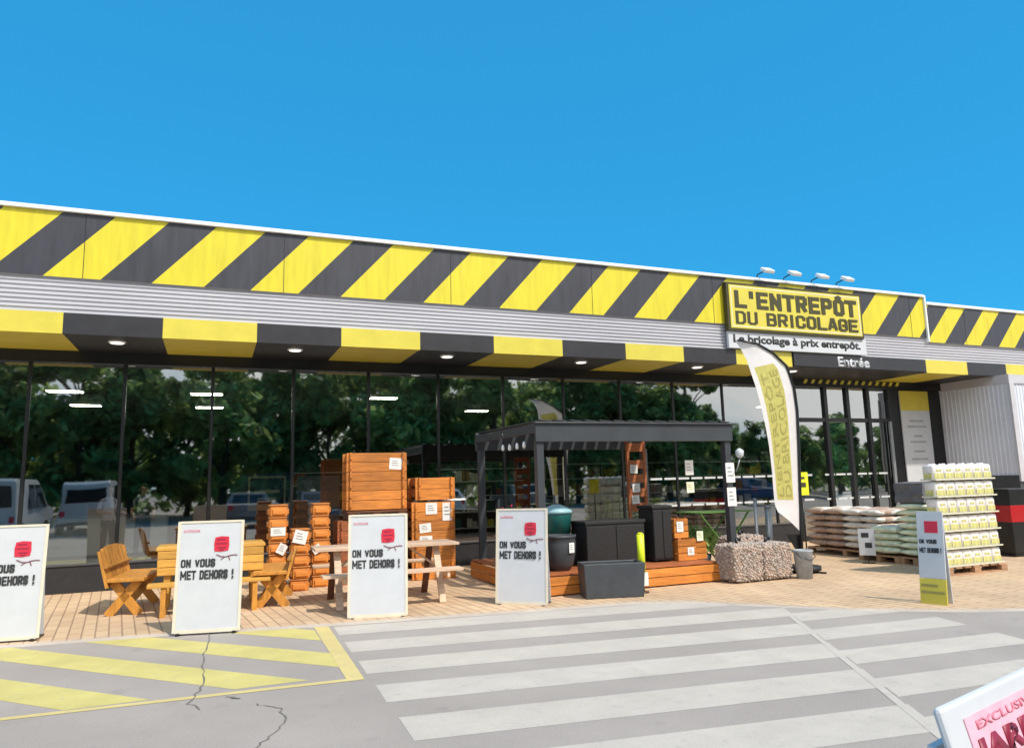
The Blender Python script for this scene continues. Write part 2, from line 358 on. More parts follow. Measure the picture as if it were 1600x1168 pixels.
# ------------------------------------------------------------------ ground
b = MB(); b.face([(-160, -160, 0), (200, -160, 0), (200, 160, 0), (-160, 160, 0)]); struct(b, 'ground', 'asphalt')
kerbpts = [(-30, 12.4), (-8, 10.35), (-4, 9.82), (-1.9, 9.56), (-.48, 9.40), (1.22, 9.04), (2.25, 8.90), (3.74, 8.66), (5.1, 8.50), (5.75, 8.22), (6.3, 7.60), (7.1, 6.75), (8.1, 6.05), (9.3, 5.55), (14, 4.9), (30, 4.5)]
b = MB()
n = len(kerbpts)
top = [b.bm.verts.new((x, y+.02, .02)) for x, y in kerbpts]; bot = [b.bm.verts.new((x, y+.02, -.05)) for x, y in kerbpts]
far = [b.bm.verts.new((x, 15 if i < n else 0, .02)) for i, (x, y) in enumerate(kerbpts)]
for i in range(n-1):
    b.bm.faces.new((top[i], top[i+1], far[i+1], far[i])); b.bm.faces.new((bot[i], bot[i+1], top[i+1], top[i]))
struct(b, 'pavement', 'paving')
b = MB()
for i in range(n-1):
    x, y = kerbpts[i]; X, Y = kerbpts[i+1]
    b.face([(x, y-.06, .0008), (X, Y-.06, .0008), (X, Y+.045, .0225), (x, y+.045, .0225)])
struct(b, 'kerb', 'kerb')
# zebra crossing, two runs meeting on an oblique joint
def seamx(y): return 4.32+(y-3.56)*.585
def band(b, x0, x1f, ytop, w, sl, z):
    N = 14; pts_t = []; pts_b = []
    def endx(yfun):
        x = 8.
        for _ in range(30): x = x1f(yfun(x)) if callable(x1f) else x1f
        return x
    t = lambda x: ytop+sl*(x-1.35); u = lambda x: ytop-w+sl*(x-1.35)
    xt, xb = endx(t), endx(u)
    xs0 = x0(t) if callable(x0) else x0; xs1 = x0(u) if callable(x0) else x0-.02
    b.face([(xs1, u(xs1), z), (xb, u(xb), z), (xt, t(xt), z), (xs0, t(xs0), z)])
b = MB()
for k in range(8): band(b, 1.36-.025*k, seamx, 8.90-.905*k, .51, -.135, .0014)
def seam_start(f):
    x = 5.
    for _ in range(30): x = seamx(f(x))
    return x+.0
def redge(y): return 7.5+(y-6)*.28
for k in range(1, 8):
    yt = 7.42-.86*(k-1)-.02
    band(b, seam_start, (lambda y: min(redge(y), 7.5)) if k < 4 else (lambda y: 8.6), yt-.0, .45, -.085, .0014)
b.face([(6.45, 7.22, .0028), (6.40, 7.24, .0028), (3.1, 1.66, .0028), (3.16, 1.63, .0028)])
struct(b, 'zebra_crossing', 'paintw')
# yellow hatching
def clip(poly, a, bb, c):
    out = []
    for i in range(len(poly)):
        p, q = poly[i], poly[(i+1) % len(poly)]; fp = a*p[0]+bb*p[1]-c; fq = a*q[0]+bb*q[1]-c
        if fp >= 0: out.append(p)
        if fp*fq < 0: t = fp/(fp-fq); out.append((p[0]+t*(q[0]-p[0]), p[1]+t*(q[1]-p[1])))
    return out
b = MB()
for k in range(-3, 5):
    lo = 6.86+1.27*k; hi = lo+.62; P = [(-7, lo+7.42), (4, lo-4.24), (4, hi-4.24), (-7, hi+7.42)]
    for c in ((0, 1, 6.62+.0), (-1, 0, -1.13), (0, -1, -9.9), (-.19, -1, -9.26-.0), (1, 0, -6)):
        P = clip(P, *c)
        if len(P) < 3: break
    if len(P) >= 3: b.face([(x, y, .0014) for x, y in P])
struct(b, 'yellow_hatching', 'painty')
b = MB(); b.face([(1.15, 9.0, .0028), (1.10, 6.42, .0028), (1.24, 6.42, .0028), (1.31, 8.97, .0028)])
b.face([(-6, 6.84, .0030), (-6, 6.76, .0030), (1.15, 6.42, .0030), (1.15, 6.50, .0030)])
struct(b, 'yellow_border_line', 'painty2')
def crack(pts, w):
    b = MB(); random.seed(len(pts)); P = []
    for (x, y), (X, Y) in zip(pts, pts[1:]):
        for k in range(6):
            t = k/6; P.append((x+(X-x)*t+random.uniform(-.02, .02), y+(Y-y)*t+random.uniform(-.012, .012), w*random.uniform(.4, 1.2)))
    for (x, y, a), (X, Y, c) in zip(P, P[1:]):
        b.face([(x-a, y, .0042), (X-c, Y, .0042), (X+c, Y, .0042), (x+a, y, .0042)])
    struct(b, 'asphalt_crack', 'crack')
crack([(.05, 9.3), (0, 8.4), (-.02, 7.6), (-.0, 6.9), (-.10, 6.35), (-.02, 6.1)], .007)
crack([(.36, 6.1), (.52, 5.9), (.54, 5.6), (.44, 5.35), (.28, 5.05), (.12, 4.3)], .006)
crack([(.16, 6.42), (.22, 6.36), (.24, 6.3)], .016)

# ------------------------------------------------------------------ the shop
YF, YG = 12.3, 13.9
shop = thing('shop_building', 'long low hardware shop with black and yellow striped fascia and dark glazing', 'building', (0, 0, 0))
XA, XB = -9.0, 16.0
def stripes(name, xa, xb, zt, zb, x0, pitch, dark, slant, y):
    b = MB(); th = .06
    def quad(xtl, xtr, mi):
        P = [(xtl, zt), (xtr, zt), (xtr-slant, zb), (xtl-slant, zb)]
        P = clip(clip(P, 1, 0, xa), -1, 0, -xb)
        if len(P) >= 3: b.face([(x, y, z) for x, z in P], mi)
    k = -12
    while x0+pitch*k < xb+3:
        xx = x0+pitch*k; quad(xx, xx+dark, 1); quad(xx+dark, xx+pitch, 0); k += 1
    b.box(xa, xb, y+.003, y+th, zb, zt, 2)
    o = b.build(name, ['yellow', 'black_panel', 'cladding'], shop)
    b = MB(); x = xa+1.3
    while x < xb: b.box(x-.004, x+.004, y-.004, y-.001, zb, zt); x += 2.903
    b.build('panel_joint', 'frame', shop)
    return o
stripes('striped_fascia', XA, XB, 5.81, 4.80, -2.2, 1.4515, .70, .91, YF)
stripes('striped_fascia', 16.08, 26, 5.63, 4.70, 16.16, 1.29, .68, .86, YF-.02)
b = MB()
b.box(XA, XB, YF-.05, YF+.30, 5.81, 5.875); b.box(16.06, 26, YF-.06, YF+.30, 5.63, 5.70); b.box(16.0, 16.05, YF-.05, YF+.3, 4.7, 5.86)
b.build('parapet_flashing', 'cap', shop, bevel=.008)
# ribbed silver band
b = MB(); prof = []; z = 4.80
while z > 4.262:
    prof += [(YF+.055, z), (YF+.055, z-.03), (YF+.035, z-.038), (YF+.035, z-.062)]; z -= .0675
prof += [(YF+.2, 4.262), (YF+.2, 4.80)]
b.prism(prof, XA, 26); b.build('ribbed_band', 'cladding', shop)
# lower fascia of alternating blocks, and its soffit
edges = [(-9, 0), (-7.6, 1), (-6.23, 0), (-4.86, 1), (-3.49, 0), (-2.11, 1), (-.77, 0), (.61, 1), (1.96, 0), (3.33, 1), (4.72, 0), (6.12, 1), (7.51, 0), (8.88, 1), (10.21, 0), (11.72, 1), (15.86, 0), (17.30, 1), (18.74, 0), (20.1, 1), (21.5, 0), (22.9, 1), (24.3, 0), (26, 0)]
b = MB()
for (x, c), (X, _) in zip(edges, edges[1:]):
    b.box(x, X, YF-.01, YF+.12, 3.94, 4.258, c)
b.build('lower_fascia', ['yellow_pale', 'black_fascia'], shop)
b = MB()
for (x, c), (X, _) in zip(edges, edges[1:]):
    b.box(x, X, YF+.12, YG-.1, 3.945, 3.99, c)
b.build('soffit', ['yellow_pale', 'black_fascia'], shop)
b = MB(); b.box(XA, 26, YF+.12, YF+.2, 3.99, 5.6); b.box(XA, 26, YF+.2, 33, 5.45, 5.55); b.build('roof', 'cladding', shop)
b = MB(); b.box(XA, 18.3, YG-.1, YG+.1, 3.75, 3.99); b.build('glazing_header', 'frame', shop)
b = MB(); b.box(XA, 13.1, YG-.04, YG+.08, 0.02, .44); b.build('glazing_plinth', 'plinth', shop, bevel=.006)
b = MB(); b.box(XA, 13.1, YG-.06, YG+.1, .443, .475); b.build('glazing_sill', 'shelf', shop, bevel=.004)
mx = []
x = -8.35+.0
x = -2.80-1.385*4
while x < 13: mx.append(x); x += 1.385
for x in mx:
    b = MB(); b.box(x-.026, x+.026, YG-.02, YG+.05, .475, 3.75); b.build('mullion', 'frame', shop)
mx = [XA]+mx
for a, c in zip(mx, mx[1:]+[13.1]):
    b = MB(); b.box(a+.032, c-.034, YG+.004, YG+.006, .475, 3.75); b.bm.faces.ensure_lookup_table()
    bmesh.ops.delete(b.bm, geom=[f for f in b.bm.faces if f.calc_center_median().y > YG+.005 or abs(f.normal.y) < .5], context='FACES')
    b.build('window_pane', 'glass', shop)
# entrance
b = MB()
for x in (13.15, 14.18, 14.92, 15.62, 16.36): b.box(x-.05, x+.05, YG-.06, YG+.06, .02, 3.75)
b.box(13.2, 16.31, YG-.05, YG+.05, 2.88, 2.98); b.box(13.2, 16.31, YG-.045, YG+.045, .02, .14); b.build('entrance_frame', 'frame', shop)
b = MB(); b.box(16.22, 16.30, YG-.12, YG-.07, .02, 2.9); b.build('door_jamb', 'greypost', shop)
for x0, x1, z0, z1 in [(13.2, 14.13, .14, 2.88), (14.23, 14.87, .14, 2.88), (14.97, 15.57, .14, 2.88), (15.67, 16.31, .14, 2.88), (13.2, 14.87, 2.98, 3.75), (14.97, 16.31, 2.98, 3.75)]:
    b = MB(); b.face([(x0, YG, z0), (x1, YG, z0), (x1, YG, z1), (x0, YG, z1)]); b.build('door_pane', 'glass', shop)
b = MB(); k = 0; x = 13.45
while x < 16.6:
    b.face([(x, YG-.104, 3.83), (x+.10, YG-.104, 3.83), (x+.17, YG-.104, 3.93), (x+.07, YG-.104, 3.93)]); x += .24
b.build('hazard_stripe', 'yellow_pale', shop)
b = MB()
for z in (1.56, .97):
    x = 8.6
    while x < 16.1:
        if int(x*10) % 17: b.box(x, x+.30, YG-.012, YG-.008, z, z+.045)
        x += .36
b.build('glass_marking', 'tape', shop)
# pillar and side wall of the projecting wing
b = MB(); b.box(16.42, 18.3, YG-.02, YG+.3, .02, 3.945); b.build('pillar', 'frame', shop)
def ribbed(x0, x1, name, z0, z1, horizontal=True, ypos=0, ax='y'):
    """vertical trapezoidal ribs"""
    b = MB(); t = x0; prof = []
    while t < x1-.01:
        for dt, d in ((0, 0), (.06, 0), (.07, .014), (.10, .014), (.11, 0)):
            if t+dt <= x1: prof.append((t+dt, -d))
        t += .115
    prof.append((x1, 0)); prof += [(x1, .12), (x0, .12)]
    vs = [[b.bm.verts.new(((ypos+d, q, z) if ax == 'y' else (q, ypos+d, z))) for q, d in prof] for z in (z0, z1)]
    nn = len(prof)
    for k in range(nn): b.bm.faces.new((vs[0][k], vs[0][(k+1) % nn], vs[1][(k+1) % nn], vs[1][k]))
    b.bm.faces.new(vs[0][::-1]); b.bm.faces.new(vs[1])
    return b.build(name, 'wallgrey', shop)
ribbed(11.98, YG-.02, 'side_wall', 1.45, 3.72, ypos=18.3, ax='y')
ribbed(18.43, 26, 'front_wall', 1.45, 3.72, ypos=12.02, ax='x')
b = MB(); b.box(18.27, 18.45, 11.95, YG, 3.72, 3.94); b.box(18.451, 26, 11.98, 12.3, 3.72, 3.94); b.box(18.25, 18.42, 11.93, 11.975, 1.3, 3.72); b.build('wall_trim', 'cladding', shop)
b = MB(); b.box(18.26, 18.42, 11.98, YG-.02, .02, 1.448); b.box(18.42, 26, 11.96, 12.1, .02, 1.448); b.build('wall_base', 'planter', shop)
b = MB(); b.box(XA, XA+.1, YF+.2, 33, .0, 5.45); b.box(25.9, 26, 12.5, 33, 0, 5.45); b.build('end_wall', 'cladding', shop)
# interior shell
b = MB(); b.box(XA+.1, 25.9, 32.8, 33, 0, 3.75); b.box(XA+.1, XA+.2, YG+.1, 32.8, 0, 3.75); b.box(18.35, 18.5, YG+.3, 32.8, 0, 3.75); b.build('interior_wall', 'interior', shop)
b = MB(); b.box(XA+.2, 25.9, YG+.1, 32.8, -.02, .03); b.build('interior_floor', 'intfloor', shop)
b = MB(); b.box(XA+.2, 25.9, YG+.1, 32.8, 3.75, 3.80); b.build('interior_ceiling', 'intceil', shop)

# things fixed to the shop
sg = thing('shop_sign', 'large yellow shop sign with dark lettering, mounted over the entrance', 'sign', (9.96, YF-.02, 4.63))
b = MB(); b.box(0, 3.83, -.12, 0, 0, 1.06); b.build('sign_frame', 'inkolive', sg, bevel=.01)
b = MB(); b.box(.06, 3.77, -.132, -.121, .06, 1.0); b.build('sign_panel', 'yellow_pale', sg)
b = MB()
for r in ((.10, 3.73, .95, .965), (.10, 3.73, .095, .11), (.10, .115, .11, .95), (3.715, 3.73, .11, .95)): b.box(r[0], r[1], -.136, -.1325, r[2], r[3])
b.build('inner_border', 'paper', sg)
caps("L'ENTREPÔT", .19, 3.64, .50, .885, 'lettering', 'inkolive', sg, y=-.1325, sw=1.65)
caps("DU BRICOLAGE", .19, 3.64, .15, .435, 'lettering', 'inkolive', sg, y=-.1325, sw=1.2)
tl = thing('slogan_sign', 'long white slogan strip with small black text under the yellow shop sign', 'sign', (9.98, YF-.02, 4.27))
b = MB(); b.box(0, 3.9, -.07, 0, 0, .37); b.build('sign_panel', 'white', tl, bevel=.005)
text("Le bricolage à prix entrepôt.", .12, 3.72, .07, .30, 'lettering', 'ink', tl, bold=.035, y=-.071)
en = thing('entrance_sign', 'white lettering on the black fascia above the shop doors', 'sign', (13.0, YF-.012, 3.99))
b = MB(); b.box(-1.25, 2.8, -.03, 0, -.03, .262); b.build('sign_panel', 'black_fascia', en)
text("Entrée", .02, .98, -.005, .225, 'lettering', 'white', en, bold=.03, y=-.031)
for i, (x, w) in enumerate(((11.0, 'first'), (11.75, 'second'), (12.55, 'third'), (13.3, 'last'))):
    t = thing('floodlight', '%s floodlight from the left on the parapet above the yellow sign' % w, 'floodlight', (x, YF-.02, 5.87), 0, 'floodlights over the shop sign')
    b = MB(); b.tube([(0, .1, 0), (0, .08, .10), (0, -.22, .14)], .014, 8); b.build('arm', 'frame', t)
    b = MB(); b.box(-.13, .13, -.10, .08, -.035, .035, mt=Matrix.Translation((0, -.24, .12)) @ Matrix.Rotation(rad(35), 4, 'X')); b.build('lamp_head', 'cap', t, bevel=.01)
for i, (x, w) in enumerate(((-1.44, 'leftmost'), (1.26, 'second from left'), (3.97, 'third from left'), (6.76, 'fourth from left'), (9.55, 'fifth from left, near the yellow sign'), (12.15, 'rightmost, beside the flag'))):
    t = thing('downlight', 'round white downlight in the black soffit, %s' % w, 'ceiling light', (x, 12.77, 3.944), 0, 'downlights under the canopy')
    b = MB(); b.lathe([(.13, 0), (.13, -.02), (.10, -.025)], n=20); b.build('rim', 'cap', t)
    b = MB(); b.lathe([(.098, -.022), (.098, -.032)], n=20); b.build('diffuser', 'spotglow', t)
for i, (x, y, w) in enumerate(((-2.82, 17.1, 'left front'), (-2.82, 19.8, 'left rear'), (-.15, 17.1, 'centre left front'), (-.10, 19.9, 'centre left rear'), (3.75, 17.2, 'middle'), (7.06, 19.9, 'right of the middle, set back'), (18.0-2.4, 17.5, 'behind the entrance'))):
    t = thing('tube_light', 'glowing strip light on the shop ceiling seen through glass, %s' % w, 'ceiling light', (x, y, 3.66), 0, 'strip lights inside the shop')
    b = MB(); b.box(-.33, .33, -.16, .16, .0, .09); b.build('housing', 'cap', t)
    b = MB(); b.box(-.31, .31, -.14, .14, -.012, -.002); b.build('tube', 'lampglow', t)
pp = thing('wall_poster', 'tall white poster with a yellow top on the pillar beside the doors', 'poster', (16.74, YG-.03, 1.3))
b = MB(); b.box(0, 1.05, -.03, 0, 0, 2.42); b.build('poster_sheet', 'white', pp)
b = MB(); b.box(0, 1.05, -.034, -.031, 1.90, 2.42); b.build('yellow_header', 'yellow_pale', pp)
text("OUVERT", .2, .85, 1.98, 2.2, 'header_print', 'flaggrey', pp, y=-.035) if False else None
b = MB()
for z, w in ((1.6, .5), (1.45, .7), (1.2, .3), (1.05, .6), (.8, .4), (.6, .6)): b.box(.53-w/2, .53+w/2, -.034, -.031, z, z+.05)
b.build('small_print', 'greypot', pp)

# ------------------------------------------------------------------ A-boards
ABG = 'white A-boards along the kerb'
def aboard(loc, rz, label, w=.70, h=1.21, mirror=False):
    t = thing('advertising_board', label, 'A-board', loc, rz, ABG)
    T = Matrix.Translation((0, 0, .03)) @ Matrix.Rotation(rad(-5), 4, 'X')
    b = MB(); b.box(-w/2, w/2, 0, .018, 0, h, mt=T); b.build('front_panel', 'white', t, bevel=.003)
    b = MB()
    for a in ((-w/2-.012, -w/2+.02, .0, h+.01), (w/2-.02, w/2+.012, 0, h+.01), (-w/2+.02, w/2-.02, h-.012, h+.012), (-w/2+.02, w/2-.02, -.01, .03)):
        b.box(a[0], a[1], -.008, -.001, a[2], a[3], mt=T)
    b.build('frame', 'cream' if rz < 30 else 'white', t)
    b = MB(); b.box(-w/2+.03, w/2-.03, .02, .035, 0, h-.02, mt=Matrix.Translation((0, .24, .02)) @ Matrix.Rotation(rad(6.2), 4, 'X')); b.build('rear_panel', 'white', t)
    b = MB()
    for sx in (-1, 1):
        b.box(sx*(w/2-.05)-.02, sx*(w/2-.05)+.02, -.03, .30, .0, .028)
    b.build('foot', 'frame', t)
    b = MB(); b.prism([(.045, h-.335), (.115, h-.342), (.195, h-.33), (.205, h-.27), (.198, h-.175), (.12, h-.168), (.05, h-.18), (.038, h-.25)], -.006, -.001, axis='y')
    bmesh.ops.transform(b.bm, matrix=T, verts=b.bm.verts); b.build('red_square', 'red', t)
    b = MB()
    for x0_, x1_, z_ in ((.07, .16, .20), (.06, .18, .245), (.08, .17, .29), (.10, .15, .315)): b.box(x0_, x1_, -.0085, -.0062, h-z_-.012, h-z_, mt=T)
    b.build('red_square_print', 'maroon', t)
    b = MB()
    P = [(.07, .37), (.12, .395), (.17, .40), (.22, .385), (.27, .38), (.30, .385)]
    for (a, c), (d, e) in zip(P, P[1:]): b.bar((a, -.004, h-c), (d, -.004, h-e), .012, .006)
    b.bar((.16, -.004, h-.40), (.12, -.004, h-.43), .008, .006); b.bar((.20, -.004, h-.39), (.22, -.004, h-.44), .008, .006)
    bmesh.ops.transform(b.bm, matrix=T, verts=b.bm.verts); b.build('handwritten_line', 'darkred', t)
    text("OUTDOOR", -.30, -.12, h-.115, h-.085, 'small_print', 'pink', t, mt=T, bold=.01, y=-.001, ext=.003)
    caps("ON VOUS", -.31, .06, h-.505, h-.415, 'lettering', 'ink', t, mt=T, y=-.001, ext=.002)
    caps("MET DEHORS !", -.31, .27, h-.64, h-.54, 'lettering', 'ink', t, mt=T, y=-.001, ext=.002)
    b = MB()
    return t
b0 = aboard((-2.05, 9.72, .02), -7, 'white board with red square, leftmost of the kerbside boards, cut by the picture edge')
aboard((.0, 9.20, .0), -12, 'white board with red square in front of the yellow wooden table')
aboard((1.92, 9.13, .0), -14, 'white board with red square in front of the pale picnic table')
aboard((3.78, 9.05, .0), -42, 'white board with red square leaning by the orange deck and dark pot')
# narrow board on the right
t = thing('narrow_sign', 'narrow white board with red print and a yellow foot at the pavement edge', 'sign', (8.08, 6.50, .02), -72)
T = Matrix.Rotation(rad(-7), 4, 'X')
b = MB(); b.box(-.15, .15, 0, .02, .30, 1.10, mt=T); b.build('front_panel', 'white', t, bevel=.003)
b = MB(); b.box(-.15, .15, -.002, .022, 0, .295, mt=T); b.build('yellow_foot', 'yellow_pale', t, bevel=.003)
b = MB(); b.box(-.15, .15, .0, .015, 0, 1.05, mt=Matrix.Translation((0, .17, 0)) @ Matrix.Rotation(rad(2), 4, 'X')); b.build('rear_panel', 'white', t)
b = MB(); b.box(-.06, .09, -.006, -.001, .84, .98, mt=T); b.build('red_square', 'red', t)
caps("ON VOUS", -.13, .07, .71, .76, 'lettering', 'ink', t, mt=T, y=-.001, ext=.002)
caps("MET DEHORS !", -.13, .12, .60, .66, 'lettering', 'ink', t, mt=T, y=-.001, ext=.002)
b = MB(); b.box(-.13, .13, -.007, -.003, .12, .15, mt=T); b.box(-.13, .06, -.007, -.003, .20, .23, mt=T); b.build('foot_print', 'flaggrey', t)
# foreground board, close to the lens
c0 = Vector((1.30, 1.075, 1.15))
t = thing('sale_board', 'white placard with red lettering in the near right corner of the picture', 'placard', (1.55, .93, 0), 15)
T = Matrix.Translation((0, 0, .02)) @ Matrix.Rotation(rad(-14), 4, 'X'); H = 1.113
b = MB(); b.box(-.03, .67, 0, .02, 0, H, mt=T); b.build('front_panel', 'white', t, bevel=.012)
b = MB(); b.box(.06, .64, .02, .035, 0, 1.0, mt=Matrix.Translation((0, .50, .0)) @ Matrix.Rotation(rad(11), 4, 'X')); b.build('rear_panel', 'white', t)
b = MB(); b.box(.055, .62, -.003, -.0005, .70, H-.038, mt=T); b.build('pink_panel', 'pinkpanel', t)
text("EXCLUSIVITÉ", .10, .50, H-.068, H-.046, 'lettering', 'pink', t, mt=T, bold=.01, y=-.0036, ext=.002)
text("JARDIN", .06, .56, H-.155, H-.085, 'lettering', 'maroon', t, mt=T, bold=.05, y=-.0036, ext=.002)
text("TERRASSE", .06, .60, H-.25, H-.175, 'lettering', 'magenta', t, mt=T, bold=.05, y=-.0036, ext=.002)

# ------------------------------------------------------------------ garden furniture on the pavement
Z = .02
def end_bench(loc, rz, label, hb=.88, back=True):
    """solid wooden bench; local +x is the side one sits from, length along y"""
    t = thing('garden_bench', label, 'bench', loc, rz, 'honey wood benches at the yellow table')
    L = .62
    b = MB(); b.box(-.02, .42, -L, L, .43, .475); b.build('seat', 'honey', t, bevel=.006)
    for y in (-L+.12, L-.12):
        b = MB(); b.bar((.33, y, .43), (-.02, y, 0), .11, .05, up=(0, 1, 0)); b.bar((.03, y, .43), (.36, y, 0), .11, .05, up=(0, 1, 0)) ; b.build('leg', 'honey', t, bevel=.004)
    b = MB()
    lean = lambda z: -.04-.10*(z-.45)/.4
    n = 8
    for i in range(n):
        y0 = -L+2*L*i/n; y1 = y0+2*L/n-.012; top = hb-.05*abs((i-3.5)/3.5)**2
        b.bar((lean(.36), (y0+y1)/2, .36), (lean(top), (y0+y1)/2, top), .035, y1-y0, up=(0, 1, 0))
    b.bar((lean(.6)+.03, -L, .62), (lean(.6)+.03, L, .62), .06, .03)
    b.build('backrest', 'honey', t, bevel=.005)
    return t
end_bench((-1.10, 11.55, Z), -8, 'honey wood bench left of the yellow table, facing right with its back to the left')
end_bench((1.05, 11.15, Z), 172, 'honey wood bench right of the yellow table, facing left', hb=.72)

# yellow pine table with stacked tops
t = thing('wooden_table', 'yellow pine garden table with thick slatted sides behind the second white board', 'table', (.04, 11.15, Z))
b = MB()
for i in range(5): b.box(-.68, .68, -.30+.15*i, -.158+.15*i, .80, .84)
b.build('tabletop', 'pine', t, bevel=.004)
for y in (-.33, .42):
    b = MB()
    for i in range(3): b.box(-.66, .66, y, y+.04, .485+.105*i, .583+.105*i)
    b.build('apron', 'pine', t, bevel=.006)
for x in (-.62, .58): b = MB(); b.box(x, x+.04, -.285, .415, .49, .79); b.build('end_panel', 'pine', t)
for sx in (-1, 1):
    for y in (-.26, .38):
        b = MB(); b.bar((sx*.52, y, .795), (sx*.56, y, 0), .08, .05); b.build('leg', 'pine', t, bevel=.004)
t2 = thing('pine_bench', 'low yellow pine bench along the front of the yellow table', 'bench', (.03, 10.62, Z))
b = MB(); b.box(-.74, .74, -.14, -.01, .37, .41); b.box(-.74, .74, .005, .135, .37, .41); b.build('seat', 'pine', t2, bevel=.004)
for sx in (-1, 1):
    b = MB(); b.box(sx*.55-.03, sx*.55+.03, -.12, -.07, 0, .369); b.box(sx*.55-.03, sx*.55+.03, .07, .12, 0, .369); b.box(sx*.55-.025, sx*.55+.025, -.069, .069, .30, .36); b.build('leg', 'honey', t2)

# stacks of small timber planters with papers
def planter_unit(w, h, m):
    o = bpy.data.objects
    b = MB(); n = 1
    b.box(-w/2, w/2, -w/2, w/2, 0, h*.80); b.box(-w/2+.03, w/2-.03, -w/2-.028, w/2+.028, h*.15, h*.62)
    b.box(-w/2-.028, w/2+.028, -w/2+.03, w/2-.03, h*.15, h*.62); b.box(-w/2-.01, w/2+.01, -w/2-.01, w/2+.01, h*.82, h*.97)
    return b
pl0 = planter_unit(.26, .19, 'honey').build('timber_planter', 'wood', bevel=.012)
cols = [((.99, 12.30), 7, 'in the left stack behind the yellow table'), ((1.66, 12.45), 7, 'in the right stack, beside the big orange crate'), ((1.32, 12.15), 5, 'in the low middle stack between the two tall ones')]
ORD = ['bottom', 'second', 'third', 'fourth', 'fifth', 'sixth', 'top']
first = True
for (x, y), n, w in cols:
    for k in range(n):
        o = pl0 if first else pl0.copy()
        if not first: COL.objects.link(o)
        first = False
        o.location = (x+random.uniform(-.01, .01), y, Z+.19*k); o.rotation_euler = (0, 0, rad(random.uniform(-5, 5)))
        tag(o, '%s small honey timber planter %s' % (ORD[k], w), 'planter', 'stacked timber planters')
# big crates with lapped corners
def crate(name, label, cat, loc, w, d, n, rz=0, hs=.155, m='wood', group='orange slatted crates'):
    t = thing(name, label, cat, loc, rz, group)
    for y in (-d/2+.05, d/2-.085):
        b = MB()
        for i in range(n):
            z = hs*i; j = random.uniform(-.004, .004)
            b.box(-w/2, w/2, y+j, y+.035+j, z+.003, z+hs-.003)
        b.build('long_side', m, t, bevel=.006)
    for x in (-w/2+.05, w/2-.085):
        b = MB()
        for i in range(n):
            z = hs*i+hs*.3; b.box(x, x+.035, -d/2, d/2, z, z+hs*.72)
        b.build('end_side', m, t, bevel=.006)
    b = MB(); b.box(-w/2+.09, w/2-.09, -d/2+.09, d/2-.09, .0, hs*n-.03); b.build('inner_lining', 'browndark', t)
    return t
crate('timber_crate', 'reddish slatted crate at the bottom, under the big orange crate', 'crate', (2.50, 12.55, Z), 1.14, .56, 6, m='woodd', hs=.17)
t = thing('pallet', 'dark wooden pallet between the two big slatted crates', 'pallet', (2.58, 12.55, Z+1.03))
b = MB(); b.box(-.50, .50, -.28, .28, .11, .14); b.build('top_deck', 'browndark', t)
for x in (-.42, 0, .42):
    b = MB(); b.box(x-.06, x+.06, -.27, .27, 0, .109); b.build('bearer', 'browndark', t)
crate('timber_crate', 'big orange slatted crate with a white paper, on top of its stack', 'crate', (2.58, 12.55, Z+1.18), 1.02, .52, 6, hs=.158)
crate('timber_crate', 'lower orange slatted crate covered in papers, right of the picnic table', 'crate', (3.52, 12.5, Z), .76, .7, 8, hs=.16, m='wood')
crate('timber_crate', 'small orange slatted crate on top of the right hand stack', 'crate', (3.56, 12.5, Z+1.31), .70, .66, 2, hs=.19)
PN = 'papers pinned to the garden goods'
def paper(loc, w, h, label, rz=0, roll=0, m='paper'):
    t = thing('paper_notice', label, 'notice', loc, rz, PN)
    b = MB(); T = Matrix.Rotation(rad(roll), 4, 'Y'); b.box(-w/2, w/2, -.004, 0, -h/2, h/2, mt=T); b.build('sheet', m, t)
    b = MB()
    for k in range(3): b.box(-w*.32, w*(.1+.07*k), -.006, -.0045, h*(.22-.2*k), h*(.28-.2*k), mt=T)
    b.build('print', 'flaggrey' if m != 'paper' else 'greypost', t)
    return t
paper((2.90, 12.337, 1.96), .22, .19, 'white paper on the upper right of the big orange crate', roll=4)
paper((3.48, 12.197, 1.19), .20, .19, 'upper left white paper on the right hand orange crate')
paper((3.76, 12.197, 1.13), .17, .30, 'tall paper on the right edge of the right hand orange crate')
paper((3.37, 12.197, .87), .20, .15, 'middle white paper on the right hand orange crate', roll=-5)
paper((3.38, 12.197, .68), .22, .12, 'lowest white paper on the right hand orange crate')
paper((0.99, 12.138, .93), .22, .13, 'white paper wrapped round the left planter stack')
paper((1.05, 12.138, .66), .13, .16, 'tilted white ticket low on the left planter stack', roll=28)
paper((1.31, 11.985, .84), .20, .20, 'tilted white paper on the low middle planter stack', roll=14)
paper((1.60, 12.288, .62), .14, .13, 'tilted white ticket low on the right planter stack', roll=-30)

# pale picnic table
t = thing('picnic_table', 'pale weathered folding picnic table with benches behind the third white board', 'picnic table', (2.28, 10.35, Z), -2)
b = MB()
for i in range(5): b.box(-.98, .98, -.34+.14*i, -.21+.14*i, .735, .77)
b.build('tabletop', 'rawwood', t, bevel=.003)
for y, nm in ((-.62, 'front'), (.70, 'rear')):
    b = MB(); b.box(-.92, .92, y-.12, y-.01, .43, .465); b.box(-.92, .92, y+.01, y+.12, .43, .465); b.build('bench_seat', 'rawwood', t, bevel=.003)
for x in (-.68, .68):
    for s in (-1, 1):
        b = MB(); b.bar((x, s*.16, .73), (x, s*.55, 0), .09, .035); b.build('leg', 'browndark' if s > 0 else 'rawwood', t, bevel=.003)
    b = MB(); b.bar((x+.04, -.72, .40), (x+.04, .80, .40), .035, .09); b.build('cross_beam', 'rawwood', t)
    b = MB(); b.bar((x*1.02, -.05, .45), (x*.45, 0, .73), .04, .03); b.build('brace', 'rawwood', t)

